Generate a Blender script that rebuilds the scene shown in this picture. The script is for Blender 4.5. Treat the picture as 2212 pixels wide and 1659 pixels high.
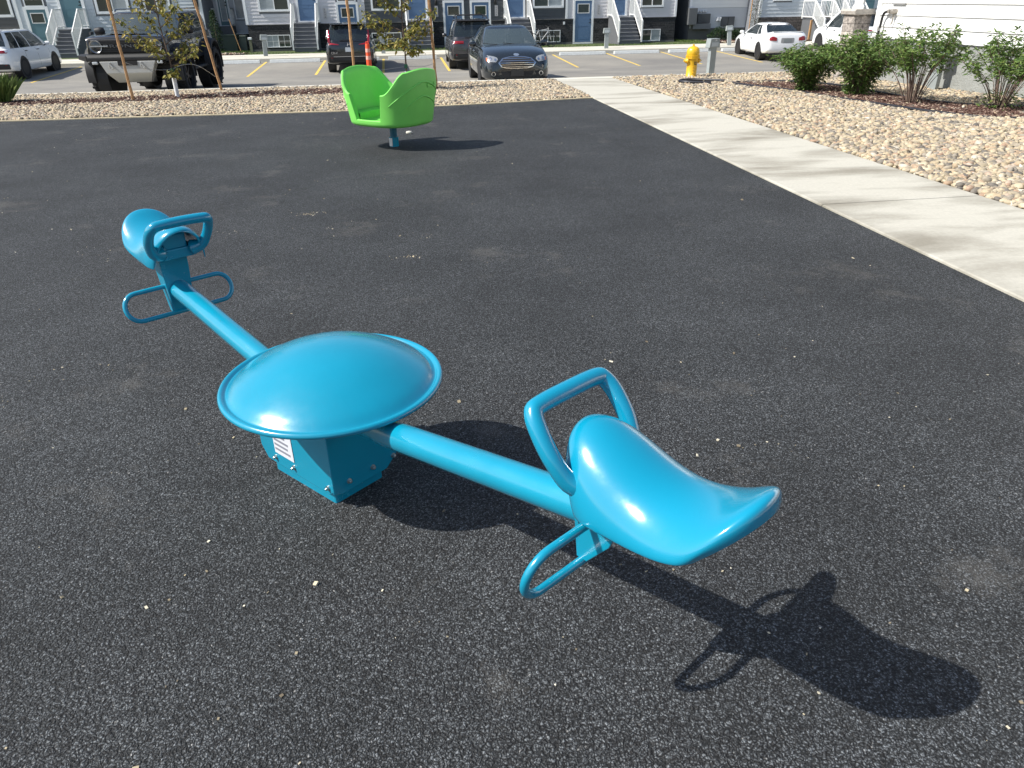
import bpy, bmesh, math, random
import numpy as np
from mathutils import Vector, Matrix
from mathutils.bvhtree import BVHTree
R = math.radians
random.seed(7); np.random.seed(7)
scene = bpy.context.scene
for o in list(bpy.data.objects): bpy.data.objects.remove(o)
COL = scene.collection

# ------------------------------------------------------------ camera
CAM_H = 1.5
PITCH, ROLL, YAW = R(28.23), R(-0.87), R(8.3)
def cam_dir(x, y):
    cr, sr = math.cos(ROLL), math.sin(ROLL); cp, sp = math.cos(PITCH), math.sin(PITCH); cw, sw = math.cos(YAW), math.sin(YAW)
    x, y = cr*x - sr*y, sr*x + cr*y
    d = (x, cp + y*sp, -sp + y*cp)
    return Vector((cw*d[0] + sw*d[1], -sw*d[0] + cw*d[1], d[2]))
fwd = cam_dir(0, 0); right = cam_dir(1, 0) - fwd; up = cam_dir(0, 1) - fwd
cam_data = bpy.data.cameras.new('camera'); cam = bpy.data.objects.new('camera', cam_data); COL.objects.link(cam)
m3 = Matrix((right, up, -fwd)).transposed()
cam.matrix_world = Matrix.Translation((0, 0, CAM_H)) @ m3.to_4x4()
cam_data.sensor_width = 36; cam_data.lens = 36*1558/2212
cam_data.clip_start = 0.05; cam_data.clip_end = 1500
scene.camera = cam
scene.render.resolution_x, scene.render.resolution_y = 1024, 768

# ------------------------------------------------------------ light
SUN_PHI, SUN_EL = R(6), R(46.3)
L = Vector((math.cos(SUN_PHI)*math.cos(SUN_EL), math.sin(SUN_PHI)*math.cos(SUN_EL), -math.sin(SUN_EL)))
sd = bpy.data.lights.new('sun', 'SUN'); sd.energy = 5.0; sd.angle = R(0.55); sd.color = (1.0, 0.965, 0.90)
sun = bpy.data.objects.new('sun', sd); COL.objects.link(sun); sun.rotation_euler = L.to_track_quat('-Z', 'Y').to_euler()
w = bpy.data.worlds.new('World'); scene.world = w; w.use_nodes = True
wn = w.node_tree.nodes; wl = w.node_tree.links
sky = wn.new('ShaderNodeTexSky'); sky.sky_type = 'NISHITA'; sky.sun_disc = False
sky.sun_elevation = SUN_EL; sky.sun_rotation = math.atan2(-L.x, -L.y); sky.air_density = 1.0; sky.dust_density = 1.6; sky.ozone_density = 1.0
wl.new(sky.outputs[0], wn['Background'].inputs[0]); wn['Background'].inputs[1].default_value = 0.12
scene.view_settings.view_transform = 'Standard'; scene.view_settings.look = 'None'
scene.view_settings.exposure = 0.42; scene.view_settings.gamma = 1

# ------------------------------------------------------------ ground profile (Y = away from the viewer, X = along the row)
PROF = [(-60, 1.32), (20.40, -0.449), (20.401, -0.58), (31, -1.055), (36.3, -0.90), (36.301, -0.77), (39, -0.76), (44, -0.90), (600, -0.90)]
def zg(Y):
    for (a, b), (c, d) in zip(PROF, PROF[1:]):
        if a <= Y <= c: return b + (d-b)*(Y-a)/(c-a)
    return PROF[0][1]
def path_l(y): return 3.305 + 0.043*y
def path_r(y): return 4.80 + 0.0465*y

# ------------------------------------------------------------ materials
MAT = {}
def mat(name, col=(.5, .5, .5), rough=.6, metal=0., coat=0., spec=.5, alpha=1., emit=None, noise=None, bump=None, trans=0.):
    """noise=(scale, amount) varies the base colour; bump=(scale, strength, distance)"""
    if name in MAT: return MAT[name]
    m = bpy.data.materials.new(name); m.use_nodes = True; MAT[name] = m
    nt = m.node_tree; b = nt.nodes['Principled BSDF']
    b.inputs['Base Color'].default_value = (*col, 1); b.inputs['Roughness'].default_value = rough
    b.inputs['Metallic'].default_value = metal; b.inputs['Coat Weight'].default_value = coat; b.inputs['Coat Roughness'].default_value = .04
    b.inputs['Specular IOR Level'].default_value = spec; b.inputs['Alpha'].default_value = alpha
    b.inputs['Transmission Weight'].default_value = trans
    if emit: b.inputs['Emission Color'].default_value = (*emit[0], 1); b.inputs['Emission Strength'].default_value = emit[1]
    tc = nt.nodes.new('ShaderNodeTexCoord')
    if noise:
        n = nt.nodes.new('ShaderNodeTexNoise'); n.inputs['Scale'].default_value = noise[0]; n.inputs['Detail'].default_value = 6
        n.inputs['Roughness'].default_value = .62
        nt.links.new(tc.outputs['Object'], n.inputs['Vector'])
        r = nt.nodes.new('ShaderNodeValToRGB'); r.color_ramp.elements[0].position = .3; r.color_ramp.elements[1].position = .7
        a = noise[1]
        r.color_ramp.elements[0].color = (*[c*(1-a) for c in col], 1); r.color_ramp.elements[1].color = (*[min(1, c*(1+a)) for c in col], 1)
        nt.links.new(n.outputs['Fac'], r.inputs['Fac']); nt.links.new(r.outputs['Color'], b.inputs['Base Color'])
    if bump:
        n2 = nt.nodes.new('ShaderNodeTexNoise'); n2.inputs['Scale'].default_value = bump[0]; n2.inputs['Detail'].default_value = 4
        nt.links.new(tc.outputs['Object'], n2.inputs['Vector'])
        bp = nt.nodes.new('ShaderNodeBump'); bp.inputs['Strength'].default_value = bump[1]; bp.inputs['Distance'].default_value = bump[2]
        nt.links.new(n2.outputs['Fac'], bp.inputs['Height']); nt.links.new(bp.outputs['Normal'], b.inputs['Normal'])
    return m
def N(m, t, **kw):
    n = m.node_tree.nodes.new(t)
    for k, v in kw.items():
        if k in ('operation', 'blend_type', 'data_type', 'feature', 'distance', 'attribute_name', 'attribute_type', 'layer_name'): setattr(n, k, v)
        else: n.inputs[k.replace('_', ' ')].default_value = v
    return n
def link(m, a, b): m.node_tree.links.new(a, b)

def rubber_mat():
    m = mat('rubber_granules', (.04, .04, .042), .78, spec=.35); b = m.node_tree.nodes['Principled BSDF']; tc = m.node_tree.nodes['Texture Coordinate']
    v = N(m, 'ShaderNodeTexVoronoi', Scale=175.); v.feature = 'F1'
    warp = N(m, 'ShaderNodeTexNoise', Scale=70., Detail=2.)
    mixv = m.node_tree.nodes.new('ShaderNodeMix'); mixv.data_type = 'RGBA'; mixv.blend_type = 'LINEAR_LIGHT'; mixv.inputs[0].default_value = .008
    link(m, tc.outputs['Object'], warp.inputs['Vector']); link(m, tc.outputs['Object'], mixv.inputs[6]); link(m, warp.outputs['Color'], mixv.inputs[7])
    link(m, mixv.outputs[2], v.inputs['Vector'])
    sep = m.node_tree.nodes.new('ShaderNodeSeparateColor'); link(m, v.outputs['Color'], sep.inputs[0])
    r = m.node_tree.nodes.new('ShaderNodeValToRGB'); e = r.color_ramp.elements
    e[0].position = 0; e[0].color = (.022, .0215, .021, 1); e[1].position = 1; e[1].color = (.22, .215, .205, 1)
    for p, c in ((.4, .045), (.72, .085), (.9, .115), (.99, .16)):
        q = e.new(p); q.color = (c*.97, c*1.04, c*1.09, 1)
    link(m, sep.outputs[0], r.inputs['Fac'])
    # large dusty patches and dark gaps between granules
    big = N(m, 'ShaderNodeTexNoise', Scale=.9, Detail=7., Roughness=.65); link(m, tc.outputs['Object'], big.inputs['Vector'])
    br = m.node_tree.nodes.new('ShaderNodeMapRange'); br.inputs[1].default_value = .35; br.inputs[2].default_value = .72; br.inputs[3].default_value = 1.15; br.inputs[4].default_value = 1.95
    link(m, big.outputs['Fac'], br.inputs[0])
    gap = m.node_tree.nodes.new('ShaderNodeMapRange'); gap.inputs[1].default_value = .26; gap.inputs[2].default_value = .58; gap.inputs[3].default_value = 1.; gap.inputs[4].default_value = .18
    link(m, v.outputs['Distance'], gap.inputs[0])
    mu = m.node_tree.nodes.new('ShaderNodeMath'); mu.operation = 'MULTIPLY'; link(m, br.outputs[0], mu.inputs[0]); link(m, gap.outputs[0], mu.inputs[1])
    vm = m.node_tree.nodes.new('ShaderNodeVectorMath'); vm.operation = 'SCALE'; link(m, r.outputs['Color'], vm.inputs[0]); link(m, mu.outputs[0], vm.inputs['Scale'])
    dn = N(m, 'ShaderNodeTexNoise', Scale=1.15, Detail=9., Roughness=.72); link(m, tc.outputs['Object'], dn.inputs['Vector'])
    dr = m.node_tree.nodes.new('ShaderNodeMapRange'); dr.inputs[1].default_value = .57; dr.inputs[2].default_value = .78; dr.inputs[3].default_value = 0.; dr.inputs[4].default_value = .45; link(m, dn.outputs['Fac'], dr.inputs[0])
    dm = m.node_tree.nodes.new('ShaderNodeMix'); dm.data_type = 'RGBA'; dm.inputs[7].default_value = (.22, .205, .18, 1); link(m, dr.outputs[0], dm.inputs[0]); link(m, vm.outputs[0], dm.inputs[6])
    link(m, dm.outputs[2], b.inputs['Base Color'])
    hs = m.node_tree.nodes.new('ShaderNodeMath'); hs.operation = 'MULTIPLY_ADD'; hs.inputs[1].default_value = -1.2
    link(m, v.outputs['Distance'], hs.inputs[0]); link(m, sep.outputs[1], hs.inputs[2])
    bp = N(m, 'ShaderNodeBump', Strength=1., Distance=.0042); link(m, hs.outputs[0], bp.inputs['Height']); link(m, bp.outputs['Normal'], b.inputs['Normal'])
    return m
def asphalt_mat():
    m = mat('asphalt_lot', (.2, .19, .17), .85, spec=.3); b = m.node_tree.nodes['Principled BSDF']; tc = m.node_tree.nodes['Texture Coordinate']
    n = N(m, 'ShaderNodeTexNoise', Scale=.35, Detail=8., Roughness=.6); link(m, tc.outputs['Object'], n.inputs['Vector'])
    f = N(m, 'ShaderNodeTexNoise', Scale=60., Detail=3.); link(m, tc.outputs['Object'], f.inputs['Vector'])
    r = m.node_tree.nodes.new('ShaderNodeValToRGB'); e = r.color_ramp.elements; e[0].position = .32; e[0].color = (.18, .172, .158, 1); e[1].position = .72; e[1].color = (.29, .272, .235, 1)
    link(m, n.outputs['Fac'], r.inputs['Fac'])
    mr = m.node_tree.nodes.new('ShaderNodeMapRange'); mr.inputs[3].default_value = .7; mr.inputs[4].default_value = 1.3; link(m, f.outputs['Fac'], mr.inputs[0])
    vm = m.node_tree.nodes.new('ShaderNodeVectorMath'); vm.operation = 'SCALE'; link(m, r.outputs['Color'], vm.inputs[0]); link(m, mr.outputs[0], vm.inputs['Scale'])
    link(m, vm.outputs[0], b.inputs['Base Color'])
    bp = N(m, 'ShaderNodeBump', Strength=.4, Distance=.01); link(m, f.outputs['Fac'], bp.inputs['Height']); link(m, bp.outputs['Normal'], b.inputs['Normal'])
    return m
def concrete_mat(name='concrete_path', base=(.47, .45, .385), dark=(.25, .23, .185)):
    m = mat(name, base, .82, spec=.3); b = m.node_tree.nodes['Principled BSDF']; tc = m.node_tree.nodes['Texture Coordinate']
    mp = m.node_tree.nodes.new('ShaderNodeMapping'); mp.inputs['Scale'].default_value = (.55, 1.5, 1); link(m, tc.outputs['Object'], mp.inputs['Vector'])
    n = N(m, 'ShaderNodeTexNoise', Scale=.9, Detail=8., Roughness=.58, Distortion=.4); link(m, mp.outputs[0], n.inputs['Vector'])
    r = m.node_tree.nodes.new('ShaderNodeValToRGB'); e = r.color_ramp.elements; e[0].position = .35; e[0].color = (*dark, 1); e[1].position = .53; e[1].color = (*base, 1)
    link(m, n.outputs['Fac'], r.inputs['Fac'])
    f = N(m, 'ShaderNodeTexNoise', Scale=38., Detail=5., Roughness=.7); link(m, tc.outputs['Object'], f.inputs['Vector'])
    mr = m.node_tree.nodes.new('ShaderNodeMapRange'); mr.inputs[1].default_value = .3; mr.inputs[2].default_value = .7; mr.inputs[3].default_value = .9; mr.inputs[4].default_value = 1.07; link(m, f.outputs['Fac'], mr.inputs[0])
    vm = m.node_tree.nodes.new('ShaderNodeVectorMath'); vm.operation = 'SCALE'; link(m, r.outputs['Color'], vm.inputs[0]); link(m, mr.outputs[0], vm.inputs['Scale'])
    link(m, vm.outputs[0], b.inputs['Base Color'])
    bp = N(m, 'ShaderNodeBump', Strength=.3, Distance=.004); link(m, f.outputs['Fac'], bp.inputs['Height']); link(m, bp.outputs['Normal'], b.inputs['Normal'])
    return m
def shade_attr_mat(name, stops, rough=.8, scale=25., sss=False):
    """each stone / leaf / chip takes its own colour from a per-piece random value stored on its faces"""
    m = mat(name, stops[0][1], rough, spec=.3); b = m.node_tree.nodes['Principled BSDF']; tc = m.node_tree.nodes['Texture Coordinate']
    a = m.node_tree.nodes.new('ShaderNodeAttribute'); a.attribute_name = 'piece'
    r = m.node_tree.nodes.new('ShaderNodeValToRGB'); e = r.color_ramp.elements
    e[0].position = stops[0][0]; e[0].color = (*stops[0][1], 1); e[1].position = stops[-1][0]; e[1].color = (*stops[-1][1], 1)
    for p, c in stops[1:-1]: q = e.new(p); q.color = (*c, 1)
    link(m, a.outputs['Fac'], r.inputs['Fac'])
    f = N(m, 'ShaderNodeTexNoise', Scale=scale, Detail=4.); link(m, tc.outputs['Object'], f.inputs['Vector'])
    mr = m.node_tree.nodes.new('ShaderNodeMapRange'); mr.inputs[1].default_value = .3; mr.inputs[2].default_value = .7; mr.inputs[3].default_value = .78; mr.inputs[4].default_value = 1.18; link(m, f.outputs['Fac'], mr.inputs[0])
    vm = m.node_tree.nodes.new('ShaderNodeVectorMath'); vm.operation = 'SCALE'; link(m, r.outputs['Color'], vm.inputs[0]); link(m, mr.outputs[0], vm.inputs['Scale'])
    link(m, vm.outputs[0], b.inputs['Base Color'])
    if sss:
        tr = m.node_tree.nodes.new('ShaderNodeBsdfTranslucent'); link(m, vm.outputs[0], tr.inputs['Color'])
        mx = m.node_tree.nodes.new('ShaderNodeMixShader'); mx.inputs[0].default_value = .32
        out = m.node_tree.nodes['Material Output']; link(m, b.outputs[0], mx.inputs[1]); link(m, tr.outputs[0], mx.inputs[2]); link(m, mx.outputs[0], out.inputs[0])
    return m
def stone_mat(name, cols, sc=(2.2, 9.), mortar=(.05, .05, .05), axis='XZ'):
    """stacked ledge stone"""
    m = mat(name, cols[0], .75, spec=.4); b = m.node_tree.nodes['Principled BSDF']; tc = m.node_tree.nodes['Texture Coordinate']
    sp = m.node_tree.nodes.new('ShaderNodeSeparateXYZ'); link(m, tc.outputs['Object'], sp.inputs[0])
    cb = m.node_tree.nodes.new('ShaderNodeCombineXYZ')
    add = m.node_tree.nodes.new('ShaderNodeMath'); add.operation = 'ADD'; link(m, sp.outputs['X'], add.inputs[0]); link(m, sp.outputs['Y'], add.inputs[1])
    link(m, add.outputs[0], cb.inputs['X']); link(m, sp.outputs['Z'], cb.inputs['Y'])
    br = m.node_tree.nodes.new('ShaderNodeTexBrick'); br.inputs['Scale'].default_value = 1; br.inputs['Brick Width'].default_value = 1/sc[0]; br.inputs['Row Height'].default_value = 1/sc[1]
    br.inputs['Mortar Size'].default_value = .006; br.inputs['Color1'].default_value = (*cols[0], 1); br.inputs['Color2'].default_value = (*cols[1], 1); br.inputs['Mortar'].default_value = (*mortar, 1)
    br.inputs['Bias'].default_value = -.2; br.offset_frequency = 2; br.squash = 1.6; br.squash_frequency = 3
    link(m, cb.outputs[0], br.inputs['Vector'])
    n = N(m, 'ShaderNodeTexNoise', Scale=14., Detail=6.); link(m, tc.outputs['Object'], n.inputs['Vector'])
    mr = m.node_tree.nodes.new('ShaderNodeMapRange'); mr.inputs[1].default_value = .3; mr.inputs[2].default_value = .75; mr.inputs[3].default_value = .5; mr.inputs[4].default_value = 1.7; link(m, n.outputs['Fac'], mr.inputs[0])
    vm = m.node_tree.nodes.new('ShaderNodeVectorMath'); vm.operation = 'SCALE'; link(m, br.outputs['Color'], vm.inputs[0]); link(m, mr.outputs[0], vm.inputs['Scale'])
    link(m, vm.outputs[0], b.inputs['Base Color'])
    ad = m.node_tree.nodes.new('ShaderNodeMath'); ad.operation = 'ADD'; link(m, n.outputs['Fac'], ad.inputs[0])
    inv = m.node_tree.nodes.new('ShaderNodeMath'); inv.operation = 'MULTIPLY'; inv.inputs[1].default_value = -1.2; link(m, br.outputs['Fac'], inv.inputs[0]); link(m, inv.outputs[0], ad.inputs[1])
    bp = N(m, 'ShaderNodeBump', Strength=.8, Distance=.03); link(m, ad.outputs[0], bp.inputs['Height']); link(m, bp.outputs['Normal'], b.inputs['Normal'])
    return m

def rough_noise(m, scale, lo, hi):
    b = m.node_tree.nodes['Principled BSDF']; tc = m.node_tree.nodes['Texture Coordinate']
    n = N(m, 'ShaderNodeTexNoise', Scale=scale, Detail=6., Roughness=.65); link(m, tc.outputs['Object'], n.inputs['Vector'])
    r = m.node_tree.nodes.new('ShaderNodeMapRange'); r.inputs[1].default_value = .35; r.inputs[2].default_value = .7; r.inputs[3].default_value = lo; r.inputs[4].default_value = hi
    link(m, n.outputs['Fac'], r.inputs[0]); link(m, r.outputs[0], b.inputs['Roughness']); link(m, r.outputs[0], b.inputs['Coat Roughness']) if hi < .3 else None
BLUE = mat('blue_powder_coat', (.003, .252, .385), .26, coat=.8, spec=.5, bump=(90., .10, .0008), noise=(3., .06))
BLUE_SEAT = mat('blue_dipped_plastic', (.003, .252, .398), .22, coat=.9, spec=.5, bump=(110., .10, .0009))
STEEL = mat('zinc_bolt', (.62, .62, .6), .3, metal=1.)
rough_noise(BLUE, 7., .15, .29); rough_noise(BLUE_SEAT, 9., .10, .26)
GREEN = mat('green_rotomoulded_plastic', (.19, .62, .11), .45, spec=.45, bump=(220., .08, .0008), noise=(5., .05))
WHITE_V = mat('white_vinyl', (.80, .80, .78), .45)
WHITE_T = mat('white_trim', (.84, .85, .85), .55)
DARK_GLASS = mat('house_glass', (.035, .05, .045), .04, spec=.9)
BLIND_GLASS = mat('glass_over_blind', (.34, .38, .40), .12, spec=.8, noise=(3., .15))
SID_LT = mat('siding_light_grey', (.62, .61, .63), .65, bump=(45., .3, .006), noise=(2., .06))
SID_MD = mat('siding_mid_grey', (.21, .22, .24), .65, bump=(45., .3, .006), noise=(2., .06))
SID_DK = mat('siding_charcoal', (.075, .082, .09), .6, bump=(45., .3, .006), noise=(2., .08))
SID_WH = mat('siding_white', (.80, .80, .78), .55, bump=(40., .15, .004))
SID_BLUE = mat('siding_pale_blue_grey', (.56, .60, .63), .65, bump=(45., .3, .006))
DOOR_BLUE = mat('door_slate_blue', (.10, .18, .31), .4, spec=.5)
DOOR_TEAL = mat('door_teal', (.10, .20, .235), .4, spec=.5)
STEP_DK = mat('step_dark_grey', (.125, .13, .14), .7)
STEP_LIP = mat('step_nosing', (.34, .34, .35), .6)
FOUND = mat('foundation_parging', (.27, .28, .265), .9, bump=(30., .8, .02), noise=(4., .12))
FOUND_DK = mat('foundation_dark', (.13, .13, .125), .9, bump=(30., .6, .02))
ROOF = mat('roof_shingles', (.07, .07, .075), .9, noise=(6., .3))
STONE_BK = stone_mat('ledge_stone_black', [(.022, .023, .026), (.05, .05, .053)], (2.2, 11.))
STONE_TAN = stone_mat('ledge_stone_tan', [(.42, .38, .33), (.25, .22, .2)], (2.4, 6.), (.1, .09, .08))
STONE_GREY = stone_mat('ledge_stone_brown', [(.13, .11, .10), (.06, .055, .055)], (2., 6.), (.03, .03, .03))
PAINT_BLACK = mat('paint_black', (.008, .009, .011), .22, coat=1., spec=.6)
PAINT_GREY = mat('paint_graphite', (.028, .027, .030), .25, coat=1., spec=.6)
PAINT_NAVY = mat('paint_black_green', (.010, .014, .017), .2, coat=1., spec=.6)
PAINT_WHITE = mat('paint_white', (.86, .87, .87), .25, coat=1.)
PLASTIC = mat('black_trim', (.016, .016, .017), .6)
TYRE = mat('tyre_rubber', (.014, .014, .015), .85, bump=(60., .5, .01))
RIM = mat('alloy_rim', (.5, .5, .52), .3, metal=1.)
RIM_DK = mat('dark_rim', (.05, .05, .055), .35, metal=.8)
CHROME = mat('chrome', (.75, .76, .78), .1, metal=1.)
SILVER = mat('silver_skid_plate', (.42, .42, .40), .5, metal=.35)
REDL = mat('red_tail_light', (.28, .006, .012), .12, coat=1.)
CLEARL = mat('clear_headlight', (.55, .58, .60), .08, coat=1., spec=.8)
AMBER = mat('amber_marker', (.55, .12, .02), .15, coat=1.)
CAR_GLASS = mat('car_glass', (.018, .026, .028), .03, spec=.9, alpha=.82)
WIND_GLASS = mat('windshield_glass', (.07, .095, .105), .03, spec=1., alpha=.7)
SEAT_GREY = mat('car_interior', (.07, .07, .07), .8)
PLATE = mat('licence_plate', (.62, .66, .68), .4)
YEL = mat('hydrant_yellow', (.68, .40, .012), .35, coat=.3, noise=(30., .1), bump=(60., .4, .006))
PED = mat('pedestal_grey', (.27, .30, .30), .6, noise=(8., .1))
PED_LT = mat('pedestal_light_side', (.42, .46, .48), .6)
WOOD = mat('stake_wood', (.42, .24, .11), .8, noise=(14., .3), bump=(40., .5, .006))
BARK = mat('bark', (.12, .085, .065), .9, noise=(20., .3), bump=(60., .8, .01))
ORANGE = mat('orange_plastic', (.85, .10, .03), .45)
WIRE = mat('wire', (.5, .5, .48), .35, metal=1.)
YELLOW_LINE = mat('yellow_line_paint', (.66, .46, .10), .8, noise=(12., .25))
KERB = concrete_mat('kerb_concrete', (.60, .575, .49), (.46, .43, .36))
STOPC = mat('wheel_stop_concrete', (.55, .57, .56), .8, noise=(10., .12))
RUBBER = rubber_mat(); ASPH = asphalt_mat(); CONC = concrete_mat()
STONES = shade_attr_mat('river_stones', [(0., (.11, .10, .09)), (.12, (.21, .185, .15)), (.24, (.29, .255, .205)), (.42, (.38, .315, .21)), (.62, (.48, .41, .29)), (.8, (.43, .34, .22)), (.92, (.34, .23, .16)), (1., (.54, .50, .41))], .72)
MULCH = shade_attr_mat('mulch_chips', [(0., (.05, .02, .017)), (.5, (.10, .055, .042)), (.85, (.18, .12, .095)), (1., (.36, .26, .2))], .9)
SHRUB_LEAF = shade_attr_mat('shrub_leaves', [(0., (.05, .11, .025)), (.45, (.11, .185, .045)), (.8, (.20, .28, .08)), (.95, (.34, .42, .12)), (1., (.50, .42, .15))], .5, sss=True)
TREE_LEAF = shade_attr_mat('yellowing_leaves', [(0., (.07, .09, .02)), (.4, (.19, .19, .045)), (.75, (.38, .33, .08)), (1., (.48, .30, .10))], .5, sss=True)
DARK_LEAF = shade_attr_mat('hedge_leaves', [(0., (.012, .03, .012)), (.6, (.03, .065, .022)), (1., (.07, .11, .04))], .6, sss=True)
GRASSM = shade_attr_mat('grass_blades', [(0., (.05, .09, .02)), (.5, (.11, .18, .04)), (1., (.24, .29, .09))], .7)
BITS = shade_attr_mat('dry_bits', [(0., (.16, .13, .09)), (.5, (.42, .36, .24)), (1., (.68, .63, .50))], .85)
SOIL = mat('bed_soil', (.16, .125, .09), .95, noise=(12., .3), bump=(30., .8, .02))
EDGE_BLACK = mat('black_edging', (.02, .02, .025), .5)
LAWN = mat('lawn_soil', (.07, .095, .03), .95, noise=(9., .35), bump=(40., .8, .03))

# ------------------------------------------------------------ mesh builder
class MB:
    def __init__(s): s.v = []; s.f = []; s.m = []; s.k = 0
    def add(s, vs, fs, k=None):
        b = len(s.v); s.v += [tuple(p) for p in vs]
        for f in fs: s.f.append([b+i for i in f]); s.m.append(s.k if k is None else k)
        return s
    def box(s, c, d, rz=0., k=None, taper=1.):
        hx, hy, hz = d[0]/2, d[1]/2, d[2]/2; ca, sa = math.cos(rz), math.sin(rz); vs = []
        for z, t in ((-hz, 1.), (hz, taper)):
            for x, y in ((-hx, -hy), (hx, -hy), (hx, hy), (-hx, hy)):
                x2, y2 = x*t, y*t
                vs.append((c[0]+x2*ca-y2*sa, c[1]+x2*sa+y2*ca, c[2]+z))
        return s.add(vs, [(0, 3, 2, 1), (4, 5, 6, 7), (0, 1, 5, 4), (1, 2, 6, 5), (2, 3, 7, 6), (3, 0, 4, 7)], k)
    def b2(s, a, b, k=None):   # box from two corners
        return s.box([(a[i]+b[i])/2 for i in range(3)], [abs(b[i]-a[i]) for i in range(3)], k=k)
    def bar(s, p, q, wd, ht, k=None, upv=(0, 0, 1)):
        p, q = Vector(p), Vector(q); d = (q-p).normalized(); u = Vector(upv)
        if abs(d.dot(u)) > .98: u = Vector((0, 1, 0))
        a = d.cross(u).normalized()*wd/2; b = a.cross(d).normalized()*ht/2
        vs = [p-a-b, p+a-b, p+a+b, p-a+b, q-a-b, q+a-b, q+a+b, q-a+b]
        return s.add(vs, [(0, 1, 2, 3), (7, 6, 5, 4), (0, 4, 5, 1), (1, 5, 6, 2), (2, 6, 7, 3), (3, 7, 4, 0)], k)
    def tube(s, pts, r, n=10, closed=False, k=None, caps=True):
        pts = [Vector(p) for p in pts]; m = len(pts); rs = r if isinstance(r, (list, tuple)) else [r]*m
        vs = []; fs = []; prev = None
        for i, p in enumerate(pts):
            a = pts[(i-1) % m] if (closed or i > 0) else p; b = pts[(i+1) % m] if (closed or i < m-1) else p
            d = (b-a).normalized()
            if prev is None:
                u = Vector((0, 0, 1)) if abs(d.z) < .9 else Vector((1, 0, 0)); u = (u - d*u.dot(d)).normalized()
            else: u = (prev - d*prev.dot(d)).normalized()
            prev = u; v = d.cross(u)
            for j in range(n):
                t = 2*math.pi*j/n; vs.append(p + (u*math.cos(t)+v*math.sin(t))*rs[i])
        for i in range(m if closed else m-1):
            for j in range(n):
                a = i*n+j; b = i*n+(j+1) % n; c = ((i+1) % m)*n+(j+1) % n; d = ((i+1) % m)*n+j; fs.append((a, b, c, d))
        if not closed and caps: fs.append(tuple(range(n-1, -1, -1))); fs.append(tuple(range((m-1)*n, m*n)))
        return s.add(vs, fs, k)
    def lathe(s, prof, n=24, org=(0, 0, 0), ax='z', k=None):
        vs = []; fs = []
        for r, h in prof:
            for j in range(n):
                t = 2*math.pi*j/n; c, sn = r*math.cos(t), r*math.sin(t)
                p = {'z': (c, sn, h), 'y': (c, h, sn), 'x': (h, c, sn)}[ax]
                vs.append((org[0]+p[0], org[1]+p[1], org[2]+p[2]))
        for i in range(len(prof)-1):
            for j in range(n): fs.append((i*n+j, i*n+(j+1) % n, (i+1)*n+(j+1) % n, (i+1)*n+j))
        if prof[0][0] > 1e-4: fs.append(tuple(range(n-1, -1, -1)))
        if prof[-1][0] > 1e-4: fs.append(tuple(range((len(prof)-1)*n, len(prof)*n)))
        return s.add(vs, fs, k)
    def grid(s, P, k=None, closed_u=False, closed_v=False):
        nu, nv = len(P), len(P[0]); vs = [p for row in P for p in row]; fs = []
        for i in range(nu if closed_u else nu-1):
            for j in range(nv if closed_v else nv-1):
                fs.append((i*nv+j, i*nv+(j+1) % nv, ((i+1) % nu)*nv+(j+1) % nv, ((i+1) % nu)*nv+j))
        return s.add(vs, fs, k)
    def prism(s, poly, a, b, plane='xz', k=None):  # polygon extruded along the third axis from a to b
        n = len(poly); vs = []
        for h in (a, b):
            for p in poly: vs.append({'xz': (p[0], h, p[1]), 'xy': (p[0], p[1], h), 'yz': (h, p[0], p[1])}[plane])
        fs = [tuple(range(n)), tuple(range(2*n-1, n-1, -1))] + [(i, i+n, (i+1) % n+n, (i+1) % n) for i in range(n)]
        return s.add(vs, fs, k)
    def build(s, name, mats, parent=None, smooth=False, sharp=40, bevel=0, sub=0, fixn=True):
        me = bpy.data.meshes.new(name); me.from_pydata(s.v, [], s.f); me.update()
        if not isinstance(mats, (list, tuple)): mats = [mats]
        for m in mats: me.materials.append(m)
        if len(mats) > 1: me.polygons.foreach_set('material_index', s.m)
        if fixn:
            bm = bmesh.new(); bm.from_mesh(me); bmesh.ops.recalc_face_normals(bm, faces=bm.faces); bm.to_mesh(me); bm.free()
        o = bpy.data.objects.new(name, me); COL.objects.link(o)
        if parent: o.parent = parent
        if smooth:
            me.polygons.foreach_set('use_smooth', [True]*len(me.polygons))
            if sharp: 
                try: me.set_sharp_from_angle(angle=R(sharp))
                except Exception: pass
        if bevel:
            b = o.modifiers.new('bevel', 'BEVEL'); b.width = bevel; b.segments = 2; b.limit_method = 'ANGLE'; b.angle_limit = R(35)
        if sub:
            q = o.modifiers.new('subdivision', 'SUBSURF'); q.levels = sub; q.render_levels = sub
        return o
def tag(o, label=None, cat=None, group=None, kind=None):
    if label: o['label'] = label
    if cat: o['category'] = cat
    if group: o['group'] = group
    if kind: o['kind'] = kind
    return o
def empty(name, loc=(0, 0, 0), rz=0., label=None, cat=None, group=None):
    o = bpy.data.objects.new(name, None); COL.objects.link(o); o.location = loc; o.rotation_euler = (0, 0, rz); o.empty_display_size = .1
    return tag(o, label, cat, group)
KIDS = {}
def copy_tree(o, parent=None):
    c = o.copy(); COL.objects.link(c); c.parent = parent
    for ch in [x for x in bpy.data.objects if x.parent == o]: copy_tree(ch, c)
    return c
def sheet(name, rows, m, kind='structure', parent=None):
    """rows: list of rows of points"""
    b = MB(); b.grid(rows); o = b.build(name, m, parent, fixn=False)
    if o.data.polygons[0].normal.z < 0: o.data.flip_normals()
    if kind: o['kind'] = kind
    return o
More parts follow.
